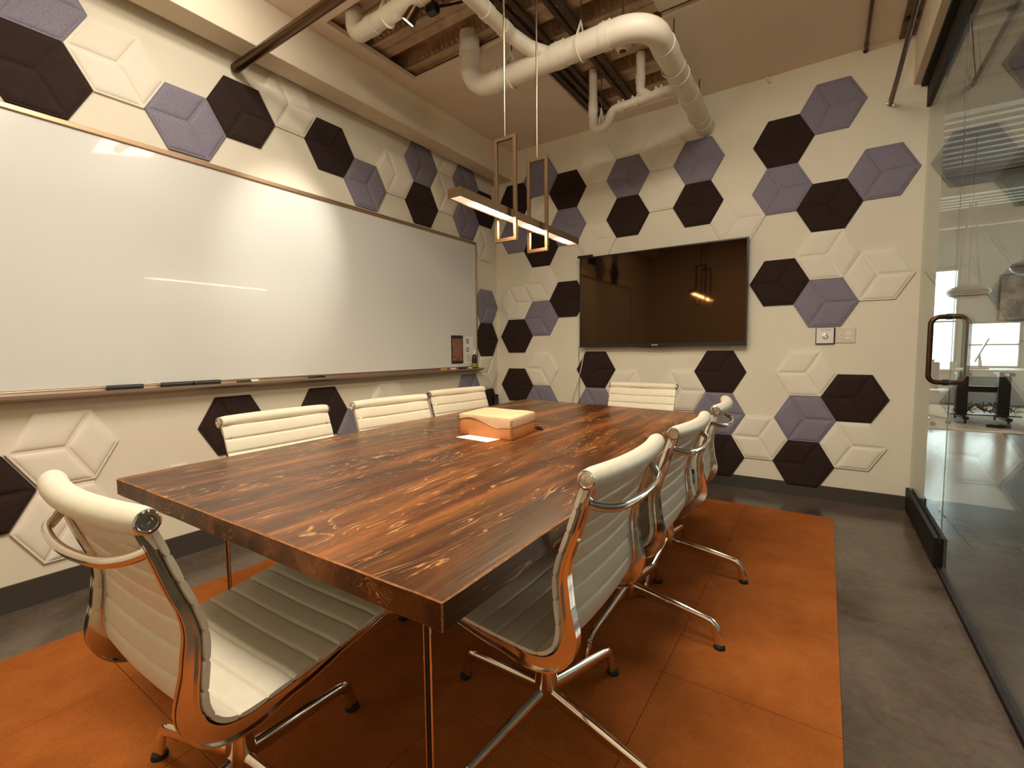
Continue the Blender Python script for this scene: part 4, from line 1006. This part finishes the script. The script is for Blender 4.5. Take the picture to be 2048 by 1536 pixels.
# office chairs outside
def outchair(x, y, rz, label):
    c_ = thing('task_chair', label, 'chair', (x, y, 0.009), rz, 'task chairs in the office outside')
    obj('seat', MB().box((-0.22, -0.22, 0.43), (0.22, 0.22, 0.48)), M['desk'], c_, bevel=0.02)
    obj('backrest', MB().prism([(-0.25, 0.50), (-0.215, 0.50), (-0.26, 0.86), (-0.29, 0.86)], 1, -0.21, 0.21), M['desk'], c_, bevel=0.012)
    obj('back_bracket', MB().prism([(-0.22, 0.42), (-0.18, 0.42), (-0.24, 0.56), (-0.27, 0.56)], 1, -0.03, 0.03), M['chrome'], c_)
    obj('gas_column', MB().lathe([(0.025, 0.10), (0.025, 0.43)], (0, 0, 0), 'z', 14), M['chrome'], c_)
    for k in range(5):
        a = 2*pi*k/5; lg_ = obj('leg', MB().tube([(0, 0, 0.11), (0.27*cos(a), 0.27*sin(a), 0.075)], [0.022, 0.014], 8), M['chrome'], c_)
        obj('caster', MB().lathe([(0.02, -0.014), (0.03, -0.011), (0.03, 0.011), (0.02, 0.014)], (0, 0, 0.0305), 'x', 14), M['black'], lg_, loc=(0.27*cos(a), 0.27*sin(a), 0))
outchair(3.98, 4.62, radians(70), 'beige task chair left of the office desk, behind the pull handle')
outchair(5.25, 4.45, radians(120), 'beige task chair right of the office desk at picture edge')
# pendants
def pend(x, y, z, rx, rz_, label):
    p_ = thing('office_pendant', label, 'lamp', (x, y, z), 0, 'flattened pendant lamps in the office')
    n_ = 14; pr = [(rx*sin(pi*k/n_) if 0 < k < n_ else 0.001, -rz_*cos(pi*k/n_)) for k in range(n_+1)]
    obj('lamp_shade', MB().lathe(pr, (0, 0, 0), 'z', 32), M['pendant'], p_, smooth=True)
    obj('shade_band', MB().lathe([(rx*1.001, -0.008), (rx*1.006, -0.004), (rx*1.006, 0.004), (rx*1.001, 0.008)], (0, 0, 0), 'z', 32), M['bronze'], p_, smooth=True)
    obj('cord', MB().tube([(0, 0, rz_), (0, 0, 3.30-z)], 0.003, 6), M['strut'], p_)
    for s_ in (-1, 1):
        obj('strap', MB().tube([(s_*rx*0.5, 0, rz_*0.85), (s_*0.02, 0, 0.95)], 0.008, 6, ell=(1, 0.3)), M['outwall'], p_)
pend(4.08, 3.0, 1.655, 0.175, 0.080, 'flattened beige pendant lamp above the pull handle')
pend(4.56, 3.0, 1.875, 0.175, 0.085, 'flattened bronze pendant lamp at the right picture edge')
pc = thing('picture', 'large sepia framed picture hanging on the office back wall', 'picture', (5.95, YW, 1.17+0.57))
obj('canvas', MB().box((-0.55, -0.045, -0.21), (0.9, -0.001, 0.58)), M['art'], pc)
obj('frame', MB().box((-0.57, -0.055, -0.23), (-0.551, -0.001, 0.60)).box((0.901, -0.055, -0.23), (0.92, -0.001, 0.60)).box((-0.551, -0.055, 0.581), (0.901, -0.001, 0.60)).box((-0.551, -0.055, -0.23), (0.901, -0.001, -0.211)), M['strut'], pc)
